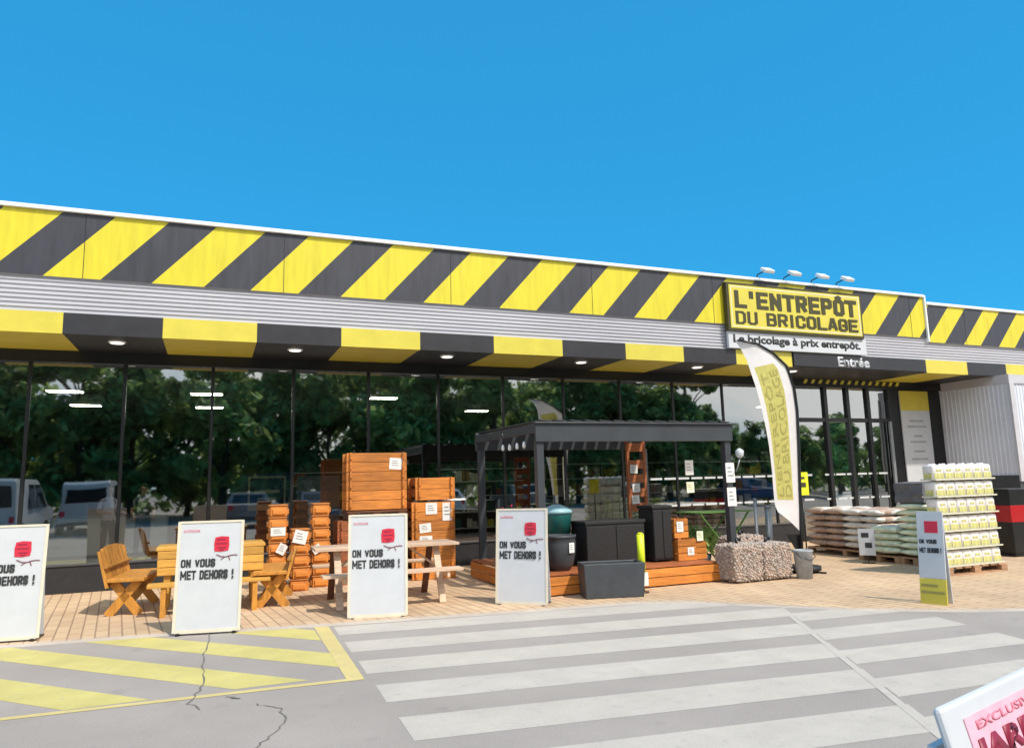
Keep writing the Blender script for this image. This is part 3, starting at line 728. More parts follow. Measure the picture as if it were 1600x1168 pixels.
# ------------------------------------------------------------------ raised deck with pergola
t = thing('timber_deck', 'low orange wooden deck under the dark pergola', 'deck', (4.15, 9.45, Z))
b = MB()
for i in range(19): b.box(0, 3.08, .02+.137*i, .145+.137*i, .27, .30)
b.build('deck_boards', 'woodd', t, bevel=.003)
b = MB()
for z in (.02, .145): b.box(0, 3.08, -.02, .012, z, z+.115)
for z in (.02, .145): b.box(-.03, -.002, -.02, 2.62, z, z+.115)
for z in (.02, .145): b.box(3.082, 3.11, -.02, 2.62, z, z+.115)
b.build('skirt_boards', 'wood', t, bevel=.004)
DK = Z+.30
pg = thing('pergola', 'dark anthracite pergola standing over the orange deck', 'pergola', (4.30, 9.62, DK))
PW, PD = 3.40, 2.45
for x, y in ((0.05, 0), (0.05, PD), (PW-.05, 0), (PW-.05, PD)):
    b = MB(); b.box(x-.055, x+.055, y-.055, y+.055, 0, 1.84); b.box(x-.09, x+.09, y-.09, y+.09, 0, .012); b.build('post', 'pergola', pg, bevel=.006)
b = MB(); b.box(-.03, PW+.03, -.09, -.03, 1.84, 2.10); b.box(-.05, PW+.05, -.125, -.03, 2.10, 2.125); b.build('front_beam', 'pergola', pg, bevel=.006)
b = MB(); b.box(-.03, PW+.03, PD+.03, PD+.09, 1.84, 2.14); b.build('rear_beam', 'pergola', pg, bevel=.006)
for x in (0, PW): b = MB(); b.box(x-.03, x+.03, -.029, PD+.029, 1.97, 2.10); b.build('side_beam', 'pergola', pg, bevel=.006)
for i in range(14):
    x = .12+i*(PW-.24)/13
    b = MB(); b.bar((x, -.16, 2.175), (x, PD+.16, 2.175), .16, .018) if False else b.box(x-.09, x+.09, -.12, PD+.12, -.008, .008, mt=Matrix.Translation((x, 0, 2.145)) @ Matrix.Rotation(rad(4), 4, 'Y') @ Matrix.Translation((-x, 0, 0)))
    b.build('louvre', 'pergola', pg)
for k, (y, z) in enumerate(((.35, 1.80), (.62, 1.795), (.92, 1.79), (1.2, 1.80))):
    t = thing('string_bulb', 'white bulb number %s of the short string under the pergola roof' % ['one, nearest the corner post,', 'two', 'three', 'four, farthest back,'][k], 'bulb', (4.27, 9.62+y, DK+z), 0, 'bulbs on the string')
    b = MB(); b.lathe([(.012, .07), (.022, .04), (.026, .0), (.014, -.028)], n=12); b.build('bulb_glass', 'cap', t)
    b = MB(); b.lathe([(.014, .095), (.014, .071)], n=10); b.build('socket', 'frame', t)
t = thing('hanging_lamp', 'small white lamp fixed outside the right front pergola post', 'lamp', (7.82, 9.50, DK+1.62))
b = MB(); b.lathe([(.02, .10), (.07, .06), (.06, -.02), (.03, -.05)], n=14); b.build('shade', 'white', t)
b = MB(); b.tube([(0, 0, -.05), (-.03, 0, -.14), (-.09, 0, -.26)], .012, 8); b.build('arm', 'greypost', t)
paper((7.66, 9.562, 1.66), .17, .31, 'upper white sheet on the right front pergola post')
paper((7.66, 9.562, 1.28), .17, .29, 'lower white sheet on the right front pergola post')
paper((10.0, YG-.008, 1.82), .22, .33, 'white sheet on the glazing right of the orange display', roll=0)
paper((10.0, YG-.008, 1.38), .20, .24, 'yellowish sheet low on the glazing right of the orange display', m='sackgreen')
paper((3.90, 11.0, DK+.92), .13, .20, 'small white card standing at the left rear of the deck') if False else None

def pot(loc, label, name='plant_pot'):
    t = thing(name, label, 'plant pot', loc)
    b = MB(); b.lathe([(.15, 0), (.20, .10), (.235, .25), (.245, .38), (.235, .46), (.25, .47), (.25, .50), (.225, .50), (.215, .44)], n=28); b.build('pot_body', 'planter', t)
    return t
p = pot((4.72, 9.82, DK), 'round dark grey pot with a price card on the front left of the deck')
b = MB(); b.lathe([(.21, .43), (.21, .445)], n=20); b.build('soil', 'bark', p)
paper((4.80, 9.58, DK+.33), .10, .14, 'small white card on the round dark grey pot', rz=18)
t = thing('storage_stool', 'black storage stool carrying the teal bin behind the dark pot', 'stool', (5.0, 10.45, DK))
b = MB(); b.box(-.24, .24, -.24, .24, .03, .42); b.build('stool_body', 'rattan', t, bevel=.02)
for sx in (-1, 1):
    for sy in (-1, 1):
        b = MB(); b.box(sx*.2-.02, sx*.2+.02, sy*.2-.02, sy*.2+.02, 0, .029); b.build('foot', 'frame', t)
t = thing('teal_bin', 'teal plastic bin with a light blue lid behind the dark pot', 'bin', (4.98, 10.42, DK+.42))
b = MB(); b.lathe([(.19, 0), (.235, .34), (.24, .36)], n=28); b.build('bin_body', 'teal', t)
b = MB(); b.lathe([(.25, .362), (.25, .40), (.22, .43), (.05, .50)], n=28); b.build('lid', 'lightblue', t)
b = MB(); b.tube([(-.24, -.04, .25), (-.28, -.04, .32), (-.25, -.04, .37)], .012, 8); b.build('handle', 'teal', t)
# flowering plant behind the fourth board
t = thing('potted_plant', 'potted plant with red flowers and green leaves behind the leaning board', 'plant', (4.45, 10.9, DK))
b = MB(); b.lathe([(.10, 0), (.15, .24), (.16, .26), (.14, .26)], n=20); b.build('pot', 'clay', t)
b = MB()
for _ in range(9):
    a = random.uniform(0, 6.28); r = random.uniform(.05, .2); b.tube([(0, 0, .24), (r*.5*cos(a), r*.5*sin(a), .5), (r*cos(a), r*sin(a), random.uniform(.65, .85))], .006, 5)
b.build('stems', 'greenmetal', t)
def leaves(b, c, rad_, n, s, mi=0, flat=.5):
    for _ in range(n):
        while 1:
            v = Vector((random.uniform(-1, 1), random.uniform(-1, 1), random.uniform(-1, 1)))
            if v.length < 1: break
        p = Vector(c)+Vector((v.x*rad_[0], v.y*rad_[1], v.z*rad_[2]))
        R = Matrix.Rotation(random.uniform(0, 6.28), 3, 'Z') @ Matrix.Rotation(random.uniform(-1.2, 1.2), 3, 'X') @ Matrix.Rotation(random.uniform(-1, 1), 3, 'Y')
        k = s*random.uniform(.6, 1.3)
        b.face([p+R @ Vector(q) for q in ((-k*.3, -k*.5, 0), (k*.3, -k*.5, 0), (k*.22, k*.5, k*.1), (-k*.22, k*.5, k*.1))], mi)
b = MB(); leaves(b, (0, 0, .62), (.27, .25, .25), 170, .09); b.build('foliage', 'leaf', t)
b = MB(); leaves(b, (0, -.02, .80), (.25, .22, .12), 60, .06); b.build('flowers', 'petal', t)
# black rattan cabinet, black cupboard
def cabinet(name, loc, w, d, h, label, m='rattan', shelves=False):
    t = thing(name, label, 'cabinet', loc)
    b = MB(); b.box(-w/2, w/2, -d/2, d/2, .03, h-.05); b.build('cabinet_body', m, t, bevel=.012)
    b = MB(); b.box(-w/2-.015, w/2+.015, -d/2-.015, d/2+.015, h-.049, h); b.build('lid', m, t, bevel=.008)
    b = MB()
    for sx in (-1, 1): b.box(sx*w/4-.004-w/4+.01, sx*w/4+w/4-.012, -d/2-.012, -d/2-.001, .06, h-.08)
    b.build('door', m, t, bevel=.004)
    for sx in (-1, 1):
        b = MB(); b.box(sx*(w/2-.05)-.02, sx*(w/2-.05)+.02, -d/2+.03, d/2-.03, 0, .029); b.build('foot', 'frame', t)
    return t
cabinet('storage_box', (5.72, 10.15, DK), 1.02, .5, .66, 'wide black rattan storage box on the deck behind the grey planter')
cabinet('cupboard', (6.52, 10.05, DK), .34, .42, .86, 'narrow black cupboard on the deck beside the yellow tube')
# upright wooden display behind
t = thing('display_rack', 'tall reddish wooden display rack with pinned cards in front of the glazing', 'rack', (7.00, 11.3, DK))
b = MB()
for x in (-.17, .17): b.box(x-.025, x+.025, -.03, .03, 0, 1.95)
b.build('upright', 'woodd', t, bevel=.003)
for z in (.35, .8, 1.05, 1.3, 1.55, 1.85):
    b = MB(); b.box(-.144, .144, -.025, .02, z-.09, z+.06); b.build('slat', 'woodd', t, bevel=.003)
b = MB(); b.box(-.2, .2, -.18, .18, 0, .03); b.build('base', 'woodd', t)
for k, (z, x) in enumerate(((1.45, -.07), (1.12, -.04), (.92, -.06))):
    paper((7.0+x, 11.265, DK+z), .15, .15, '%s card on the tall reddish display rack' % ['top', 'middle', 'lowest'][k], roll=random.uniform(-6, 6))
# orange boxes on the deck
def small_crate(loc, w, d, h, label, rz=0):
    t = thing('wooden_box', label, 'box', loc, rz, 'orange boxes on the right of the deck')
    n = 3; b = MB()
    for i in range(n):
        z0 = h*i/n
        b.box(-w/2, w/2, -d/2, -d/2+.02, z0+.004, z0+h/n-.006); b.box(-w/2, w/2, d/2-.02, d/2, z0+.004, z0+h/n-.006)
        b.box(-w/2, -w/2+.02, -d/2+.021, d/2-.021, z0+.004, z0+h/n-.006); b.box(w/2-.02, w/2, -d/2+.021, d/2-.021, z0+.004, z0+h/n-.006)
    b.build('side_boards', 'wood', t, bevel=.003)
    b = MB()
    for sx in (-1, 1):
        for sy in (-1, 1): b.box(sx*(w/2-.035)-.014, sx*(w/2-.035)+.014, sy*(d/2-.035)-.014, sy*(d/2-.035)+.014, 0, h+.01)
    b.build('corner_post', 'woodd', t)
    b = MB(); b.box(-w/2+.025, w/2-.025, -d/2+.025, d/2-.025, .01, .03); b.build('bottom', 'woodd', t)
    return t
small_crate((6.92, 9.95, DK), .34, .32, .33, 'lower left orange box on the right of the deck')
small_crate((6.85, 9.95, DK+.345), .26, .26, .30, 'upper orange box with a white card on the right of the deck')
small_crate((7.22, 10.0, DK), .22, .30, .27, 'lower right orange box on the right of the deck')
paper((6.82, 9.81, DK+.52), .12, .16, 'white card on the upper orange box')
paper((7.20, 9.83, DK+.36), .12, .15, 'pale card standing on the lower right orange box', m='sackgreen')
paper((6.98, 9.785, DK+.14), .12, .12, 'white card on the lower left orange box')
# green trestle
t = thing('folding_table', 'green folding table with crossed legs between pergola and flag', 'table', (8.05, 10.55, Z))
b = MB()
for i in range(6): b.box(-.60, .60, -.30+.10*i, -.215+.10*i, .98, 1.0)
b.build('tabletop', 'greenmetal', t)
for y in (-.28, .28):
    for a, c in ((-.5, .42), (.5, -.42)):
        b = MB(); b.bar((a, y, .975), (c*.8, y, 0), .03, .02); b.build('leg', 'greenmetal', t)
t = thing('leafy_plant', 'low green plant under the green folding table', 'plant', (8.0, 10.9, Z))
b = MB(); b.lathe([(.12, 0), (.17, .25), (.15, .25)], n=18); b.build('pot', 'planter', t)
b = MB(); leaves(b, (0, 0, .48), (.42, .3, .25), 260, .11); b.build('foliage', 'leaf2', t)
# grey planter and yellow tube
t = thing('grey_planter', 'wide anthracite planter trough on the paving in front of the deck', 'planter', (5.13, 9.06, Z), -14)
b = MB(); w, d, h = .86, .40, .46
o_ = [(-w/2+.03, -d/2+.02, 0), (w/2-.03, -d/2+.02, 0), (w/2-.03, d/2-.02, 0), (-w/2+.03, d/2-.02, 0)]
p_ = [(-w/2, -d/2, h), (w/2, -d/2, h), (w/2, d/2, h), (-w/2, d/2, h)]
q_ = [(-w/2+.04, -d/2+.04, h), (w/2-.04, -d/2+.04, h), (w/2-.04, d/2-.04, h), (-w/2+.04, d/2-.04, h)]
r_ = [(x, y, h-.10) for x, y, z in q_]
b.face(o_)
for A, B in ((o_, p_), (p_, q_), (q_, r_)):
    for k in range(4): b.face([A[k], A[(k+1) % 4], B[(k+1) % 4], B[k]])
bmesh.ops.remove_doubles(b.bm, verts=b.bm.verts, dist=.0005)
b.build('planter_body', 'planter', t, bevel=.012)
b = MB(); b.box(-w/2+.045, w/2-.045, -d/2+.045, d/2-.045, h-.11, h-.09); b.build('soil', 'bark', t)
t = thing('yellow_tube', 'bright lime yellow upright tube with a white tag beside the grey planter', 'post', (5.66, 9.12, Z))
b = MB(); b.tube([(0, 0, .27), (0, 0, .80)], .052, 18); b.build('tube_body', 'lime', t)
b = MB(); b.tube([(0, 0, .80), (0, 0, .825)], [.052, .03], 18); b.build('cap', 'lime', t)
b = MB(); b.tube([(0, 0, 0), (0, 0, .269)], .03, 14); b.lathe([(.09, 0), (.09, .015)], n=18); b.build('foot', 'frame', t)
b = MB(); b.box(-.05, .06, -.066, -.06, .10, .28); b.build('tag', 'paper', t)

# ------------------------------------------------------------------ bags of stones, bucket, posts
def stonebag(loc, w, d, h, label, rz=0, n=900):
    t = thing('stone_bag', label, 'stone bag', loc, rz, 'bags of pale stones in front of the flag')
    def sq(v):   # superellipsoid
        l = (abs(v.x)**12+abs(v.y)**12+abs(v.z)**12)**(1/12)
        return v/l
    b = MB(); r = bmesh.ops.create_icosphere(b.bm, subdivisions=4, radius=1)
    for v in b.bm.verts:
        q = sq(v.co.normalized()); v.co = Vector((q.x*(w/2-.03), q.y*(d/2-.03), h/2+q.z*(h/2-.03)))
    b.build('bag_core', 'sackbrown', t, smooth=True)
    b = MB()
    ico = bmesh.new(); bmesh.ops.create_icosphere(ico, subdivisions=1, radius=1); base = [v.co.copy() for v in ico.verts]; fs = [[v.index for v in f.verts] for f in ico.faces]; ico.free()
    for i in range(n):
        y = 1-2*(i+.5)/n; rr = math.sqrt(1-y*y); ph = i*2.399963
        q = sq(Vector((rr*cos(ph), rr*sin(ph), y)))
        c = Vector((q.x*(w/2-.03), q.y*(d/2-.03), h/2+q.z*(h/2-.03)))+Vector([random.uniform(-.006, .006) for _ in range(3)])
        if c.z < .02: continue
        s = random.uniform(.018, .030); R = Matrix.Rotation(random.uniform(0, 6), 3, 'X') @ Matrix.Rotation(random.uniform(0, 6), 3, 'Z')
        sc = Vector((1, random.uniform(.65, 1), random.uniform(.55, .9)))
        vs = [b.bm.verts.new(c+R @ Vector((p.x*s*sc.x, p.y*s*sc.y, p.z*s*sc.z))) for p in base]
        for f in fs: ff = b.bm.faces.new([vs[k] for k in f]); ff.smooth = True
    o = b.build('pebbles', 'pebble', t); o['kind'] = 'stuff'
    b = MB(); b.tube([(-.05, -.02, h-.02), (-.02, 0, h+.05), (.05, .01, h+.035)], [.03, .018, .03], 8); b.build('tied_neck', 'frame', t)
    return t
stonebag((7.50, 9.30, Z), .60, .52, .58, 'left bag of pale stones on the paving')
stonebag((8.06, 9.30, Z), .60, .52, .57, 'right bag of pale stones on the paving, next to the grey bucket')
stonebag((8.1, 9.95, Z), .70, .5, .64, 'far bag of pale stones, behind the other two', n=700)
t = thing('bucket', 'small grey bucket at the right end of the stone bags', 'bucket', (8.50, 9.02, Z))
b = MB(); b.lathe([(.115, 0), (.14, .40), (.15, .41), (.15, .43), (.13, .43), (.125, .38)], n=24); b.build('bucket_body', 'greypot', t)
b = MB(); b.tube([(-.145, 0, .40), (-.15, -.10, .33), (0, -.16, .28), (.15, -.10, .33), (.145, 0, .40)], .006, 6); b.build('handle', 'frame', t)
for x, h, w in ((8.46, 1.18, 'thin grey steel post left of the flag foot'), (8.72, 1.05, 'thick grey steel post under the flag')):
    t = thing('steel_post', w, 'post', (x, 9.98, Z)); r = .028 if h > 1.1 else .055
    b = MB(); b.tube([(0, 0, 0), (0, 0, h)], r, 14); b.build('shaft', 'greypost', t)
    b = MB(); b.tube([(0, 0, h), (0, 0, h+.03)], [r*1.25, r*.6], 14); b.build('cap', 'greypost', t)
    b = MB(); b.lathe([(.10, 0), (.10, .012)], n=18); b.build('base_plate', 'greypost', t)

# ------------------------------------------------------------------ feather flag
fl = thing('feather_flag', 'tall white feather flag with a yellow printed panel on a curved black pole', 'flag', (9.02, 9.62, Z))
LE = [(-1.03, 3.79), (-.90, 3.68), (-.80, 3.50), (-.70, 3.05), (-.62, 2.55), (-.53, 2.05), (-.46, 1.60), (-.43, 1.10), (-.40, .98)]
RI = [(-1.02, 3.80), (-.62, 3.76), (-.30, 3.62), (-.02, 3.40), (.10, 3.05), (.13, 2.65), (.10, 2.05), (.06, 1.50), (.03, 1.0), (.0, .66)]
def samp(P, t):
    t *= len(P)-1; i = min(int(t), len(P)-2); f = t-i
    return (P[i][0]+(P[i+1][0]-P[i][0])*f, P[i][1]+(P[i+1][1]-P[i][1])*f)
def fpt(u, v):
    a = samp(LE, v); c = samp(RI, v); return Vector((a[0]+(c[0]-a[0])*u, .05*sin(v*9+u*2.5)*(1-u)-.02, a[1]+(c[1]-a[1])*u))
b = MB(); NU, NV = 8, 48
g = [[b.bm.verts.new(fpt(u/NU, v/NV)) for u in range(NU+1)] for v in range(NV+1)]
for v in range(NV):
    for u in range(NU):
        f = b.bm.faces.new((g[v][u], g[v][u+1], g[v+1][u+1], g[v+1][u])); f.smooth = True
        f.material_index = 1 if 14 <= v < 41 and 1 <= u < 6 else 0
bmesh.ops.remove_doubles(b.bm, verts=b.bm.verts, dist=.0008)
b.build('sail', ['flag', 'flagyellow'], fl)
# vertical lettering following the sail
def flagtext(s, v0, v1, u0, u1, m):
    cu = bpy.data.curves.new('print', 'FONT'); cu.body = s; cu.offset = .0; cu.resolution_u = 2
    o = bpy.data.objects.new('tmp', cu); COL.objects.link(o); bpy.context.view_layer.update()
    me = bpy.data.meshes.new_from_object(o.evaluated_get(bpy.context.evaluated_depsgraph_get())); bpy.data.objects.remove(o); me.name = 'sail_print'
    xs = [v.co.x for v in me.vertices]; ys = [v.co.y for v in me.vertices]
    for v in me.vertices:
        q = (v.co.x-min(xs))/(max(xs)-min(xs)); r = (v.co.y-min(ys))/(max(ys)-min(ys))
        p = fpt(u0+(u1-u0)*(1-(1-r)), v1+(v0-v1)*(1-q)) if False else fpt(u1+(u0-u1)*r, v1+(v0-v1)*q)
        p.y -= .006; v.co = p
    me.materials.clear(); me.materials.append(M[m]); oo = bpy.data.objects.new('sail_print', me); COL.objects.link(oo); oo.parent = fl
flagtext("L'ENTREPÔT", .33, .84, .17, .40, 'flaggrey')
flagtext("DU BRICOLAGE", .33, .84, .47, .70, 'flaggrey')
b = MB(); P = [(x+.014, -.035, z+.01) for x, z in RI][::-1]; b.tube([(0.0, -.02, .03)]+P, [.026]+[.024]*4+[.024, .024, .022, .022, .020, .014][:len(P)-4], 10); b.build('pole', 'frame', fl)
for a in (20, 110):
    b = MB(); b.box(-.40, .40, -.025, .025, .0, .022, mt=Matrix.Rotation(rad(a), 4, 'Z') @ Matrix.Translation((0, 0, .001*(a > 50)+.002))); b.build('foot_bar', 'frame', fl)
b = MB(); b.lathe([(.02, .03), (.30, .035), (.30, .10), (.02, .12)], n=24); b.build('ballast_ring', 'plinth', fl)
b = MB(); b.face([(.02, .01, .60), (-.24, .01, .62), (.08, .01, .12)]); b.face([(.02, .03, .60), (.08, .03, .12), (-.24, .03, .62)]); b.build('tail_gusset', 'frame', fl)
t = thing('yellow_price_sign', 'small lime yellow price sign just right of the flag', 'sign', (9.62, 10.1, Z))
b = MB(); b.box(-.14, .14, -.012, 0, 1.22, 1.62); b.build('sign_panel', 'limesign', t)
b = MB(); b.box(-.08, .06, -.016, -.013, 1.50, 1.54); b.box(-.08, .08, -.016, -.013, 1.36, 1.44); b.build('print', 'inkolive', t)
b = MB(); b.tube([(0, .01, 0), (0, .01, 1.22)], .012, 8); b.lathe([(.13, 0), (.13, .012)], n=18); b.build('stand', 'frame', t)

# ------------------------------------------------------------------ palletised goods
def sack_mesh(w, d, h, mi=1, seed=0):
    b = MB(); bmesh.ops.create_cube(b.bm, size=1); bmesh.ops.subdivide_edges(b.bm, edges=b.bm.edges, cuts=5, use_grid_fill=True)
    rnd = random.Random(seed)
    for v in b.bm.verts:
        x, y, z = v.co*2
        k = (1-abs(x)**3*.55)*(1-abs(y)**3*.45)
        v.co = Vector((x*w/2*(1-.05*abs(z)), y*d/2*(1-.05*abs(z)), h/2+z*h/2*max(.30, k)+.006*sin(7*x+seed)*cos(5*y+seed)))
    for f in b.bm.faces:
        f.smooth = True; c = f.calc_center_median()
        f.material_index = 1 if abs(c.x) < w*.24 and c.z > h*.5 or (abs(c.x) < w*.2 and abs(c.y) > d*.35) else 0
    return b
def pallet(loc, w, d, label, rz=0):
    t = thing('pallet', label, 'pallet', loc, rz, 'wooden pallets under the bagged goods')
    b = MB(); n = 7
    for i in range(n): b.box(-w/2+i*w/n, -w/2+(i+.72)*w/n, -d/2, d/2, .10, .122)
    b.build('top_deck', 'palletwood', t)
    for y in (-d/2+.05, 0, d/2-.05):
        b = MB()
        for x in (-w/2+.07, 0, w/2-.07): b.box(x-.07, x+.07, y-.045, y+.045, .022, .099)
        b.box(-w/2, w/2, y-.045, y+.045, 0, .02); b.build('bearer', 'palletwood', t)
    return t
def sackpile(x0, x1, y0, y1, nx, ny, nl, h, m, m2, label, group, z0=.142):
    w, d = (x1-x0)/nx, (y1-y0)/ny; protos = []
    for s in range(2):
        o = sack_mesh(w*1.04, d*1.05, h*1.16, seed=s*3+1).build('sack', [m, m2]); protos.append(o)
    used = [False, False]; k = 0
    for l in range(nl):
        for i in range(nx):
            for j in range(ny):
                s = (l+i+j) % 2
                if not used[s]: o = protos[s]; used[s] = True
                else: o = protos[s].copy(); COL.objects.link(o)
                jx = random.uniform(-.015, .015)
                o.location = (x0+w*(i+.5)+jx, y0+d*(j+.5)+random.uniform(-.012, .012), Z+z0+l*h); o.rotation_euler = (0, 0, rad(random.uniform(-3, 3)+180*random.randint(0, 1)))
                tag(o, label, 'sack', group); k += 1
pallet((11.95, 11.0, Z), 1.1, 1.9, 'long low pallet under the brown and white sacks')
sackpile(11.42, 12.45, 11.02, 11.92, 2, 2, 6, .125, 'sackbrown', 'sackwhite', 'brown sack in the pile left of the doors', 'brown sacks on the pallet')
sackpile(11.42, 12.45, 10.15, 11.0, 2, 2, 6, .125, 'sackwhite', 'sackbrown', 'whitish sack in the pile in front of the brown sacks', 'whitish sacks on the pallet')
pallet((11.65, 9.95, Z), 1.1, .86, 'low pallet under the pale green sacks')
sackpile(11.12, 12.15, 9.55, 10.08, 2, 1, 4, .12, 'sackgreen', 'sackwhite', 'pale green sack in the low pile in the middle', 'low pile of pale green sacks')
pallet((11.75, 9.24, Z), 1.2, .62, 'pallet under the tall pale green pile')
sackpile(11.14, 12.25, 8.94, 9.50, 2, 1, 8, .112, 'sackgreen', 'sackprint', 'pale green sack in the tall pile beside the white jugs', 'tall pile of pale green sacks')
t = thing('tarp_bundle', 'dark grey wrapped bundle on top of the tall pale green pile', 'bundle', (11.66, 9.22, Z+1.055))
b = MB(); bmesh.ops.create_cube(b.bm, size=1); bmesh.ops.subdivide_edges(b.bm, edges=b.bm.edges, cuts=6, use_grid_fill=True)
for v in b.bm.verts:
    x, y, z = v.co; v.co = Vector((x*1.05+.012*sin(9*z+4*y), y*.56+.01*sin(11*x), .17+z*.34+.012*sin(8*x+3)*(z > 0)))
b.build('wrapped_block', 'tarp', t, smooth=False)
b = MB(); b.box(-.28, -.24, -.288, .288, -.0, .345); b.box(.22, .26, -.288, .288, 0, .345); b.build('strap', 'frame', t)
paper((11.08, 10.02, .40), .02, .02, 'x') if False else None
t = thing('price_placard', 'white price placard standing in front of the low pale green sacks', 'placard', (10.78, 9.88, Z), -50)
b = MB(); b.box(-.13, .13, -.008, 0, .14, .60); b.build('placard_sheet', 'white', t)
b = MB(); b.box(-.08, .04, -.011, -.0085, .45, .53); b.box(-.03, .08, -.011, -.0085, .27, .36); b.build('print', 'ink', t)
b = MB(); b.box(-.10, .10, -.05, .08, 0, .012); b.box(-.01, .01, .002, .012, .0, .5); b.build('stand', 'frame', t)
# jugs on a pallet
pallet((11.02, 8.20, Z), 1.36, .34, 'reddish pallet under the tall block of white jugs')
def jug_mesh():
    b = MB(); n = 16
    def sect(z, w, d):
        R = []
        for k in range(n):
            a = 2*pi*k/n; cx, sy = cos(a), sin(a); e = .3
            R.append(b.bm.verts.new((w*abs(cx)**e*(1 if cx > 0 else -1), d*abs(sy)**e*(1 if sy > 0 else -1), z)))
        return R
    P = [(0, .10, .095), (.012, .112, .105), (.185, .113, .106), (.222, .106, .097), (.232, .05, .045), (.238, .035, .035), (.25, .035, .035)]
    rings = [sect(*p) for p in P]
    for q, (a, c) in enumerate(zip(rings, rings[1:])):
        for k in range(n):
            f = b.bm.faces.new((a[k], a[(k+1) % n], c[(k+1) % n], c[k])); f.smooth = True
    b.bm.faces.new(rings[0][::-1]); b.bm.faces.new(rings[-1])
    return b
j0 = thing('jug', '', 'jug'); jug_mesh().build('jug_body', 'jug', j0)
b = MB(); b.box(-.09, .09, -.1105, -.1065, .02, .10); b.box(-.05, .05, -.1105, -.1065, .13, .16); b.box(-.1175, -.1135, -.075, .075, .02, .10); b.build('label', 'juglabel', j0)
b = MB(); b.tube([(-.005, -.0, .19), (-.06, 0, .24), (-.09, 0, .20)], .011, 6); b.build('handle', 'jug', j0)
LN = ['bottom', 'second', 'third', 'fourth', 'fifth', 'top']
CN = ['first', 'second', 'third', 'fourth', 'fifth', 'last']
first = True
for l in range(6):
    sh = thing('cardboard_tray', '%s tan tray between the layers of white jugs' % LN[l], 'tray', (11.02, 8.20, Z+.125+.262*l), 0, 'trays between the jug layers')
    b = MB(); b.box(-.67, .67, -.135, .135, 0, .008); b.box(-.67, .67, -.143, -.135, -.0, .022); b.box(-.678, -.67, -.135, .135, .0, .022); b.build('tray_sheet', 'traycard', sh)
    for i in range(6):
        for j in range(1):
            o = j0 if first else dup(j0); first = False
            o.location = (11.02-.545+.218*i+random.uniform(-.004, .004), 8.20, Z+.135+.262*l); o.rotation_euler = (0, 0, rad(random.uniform(-5, 5)))
            o['category'] = 'jug'; o['group'] = 'white jugs on the pallet'
            o['label'] = ('%s jug from the left in the front row of the %s layer of white jugs' % (CN[i], LN[l])) if j == 0 else ('white jug behind the front row in the %s layer of the block' % LN[l])

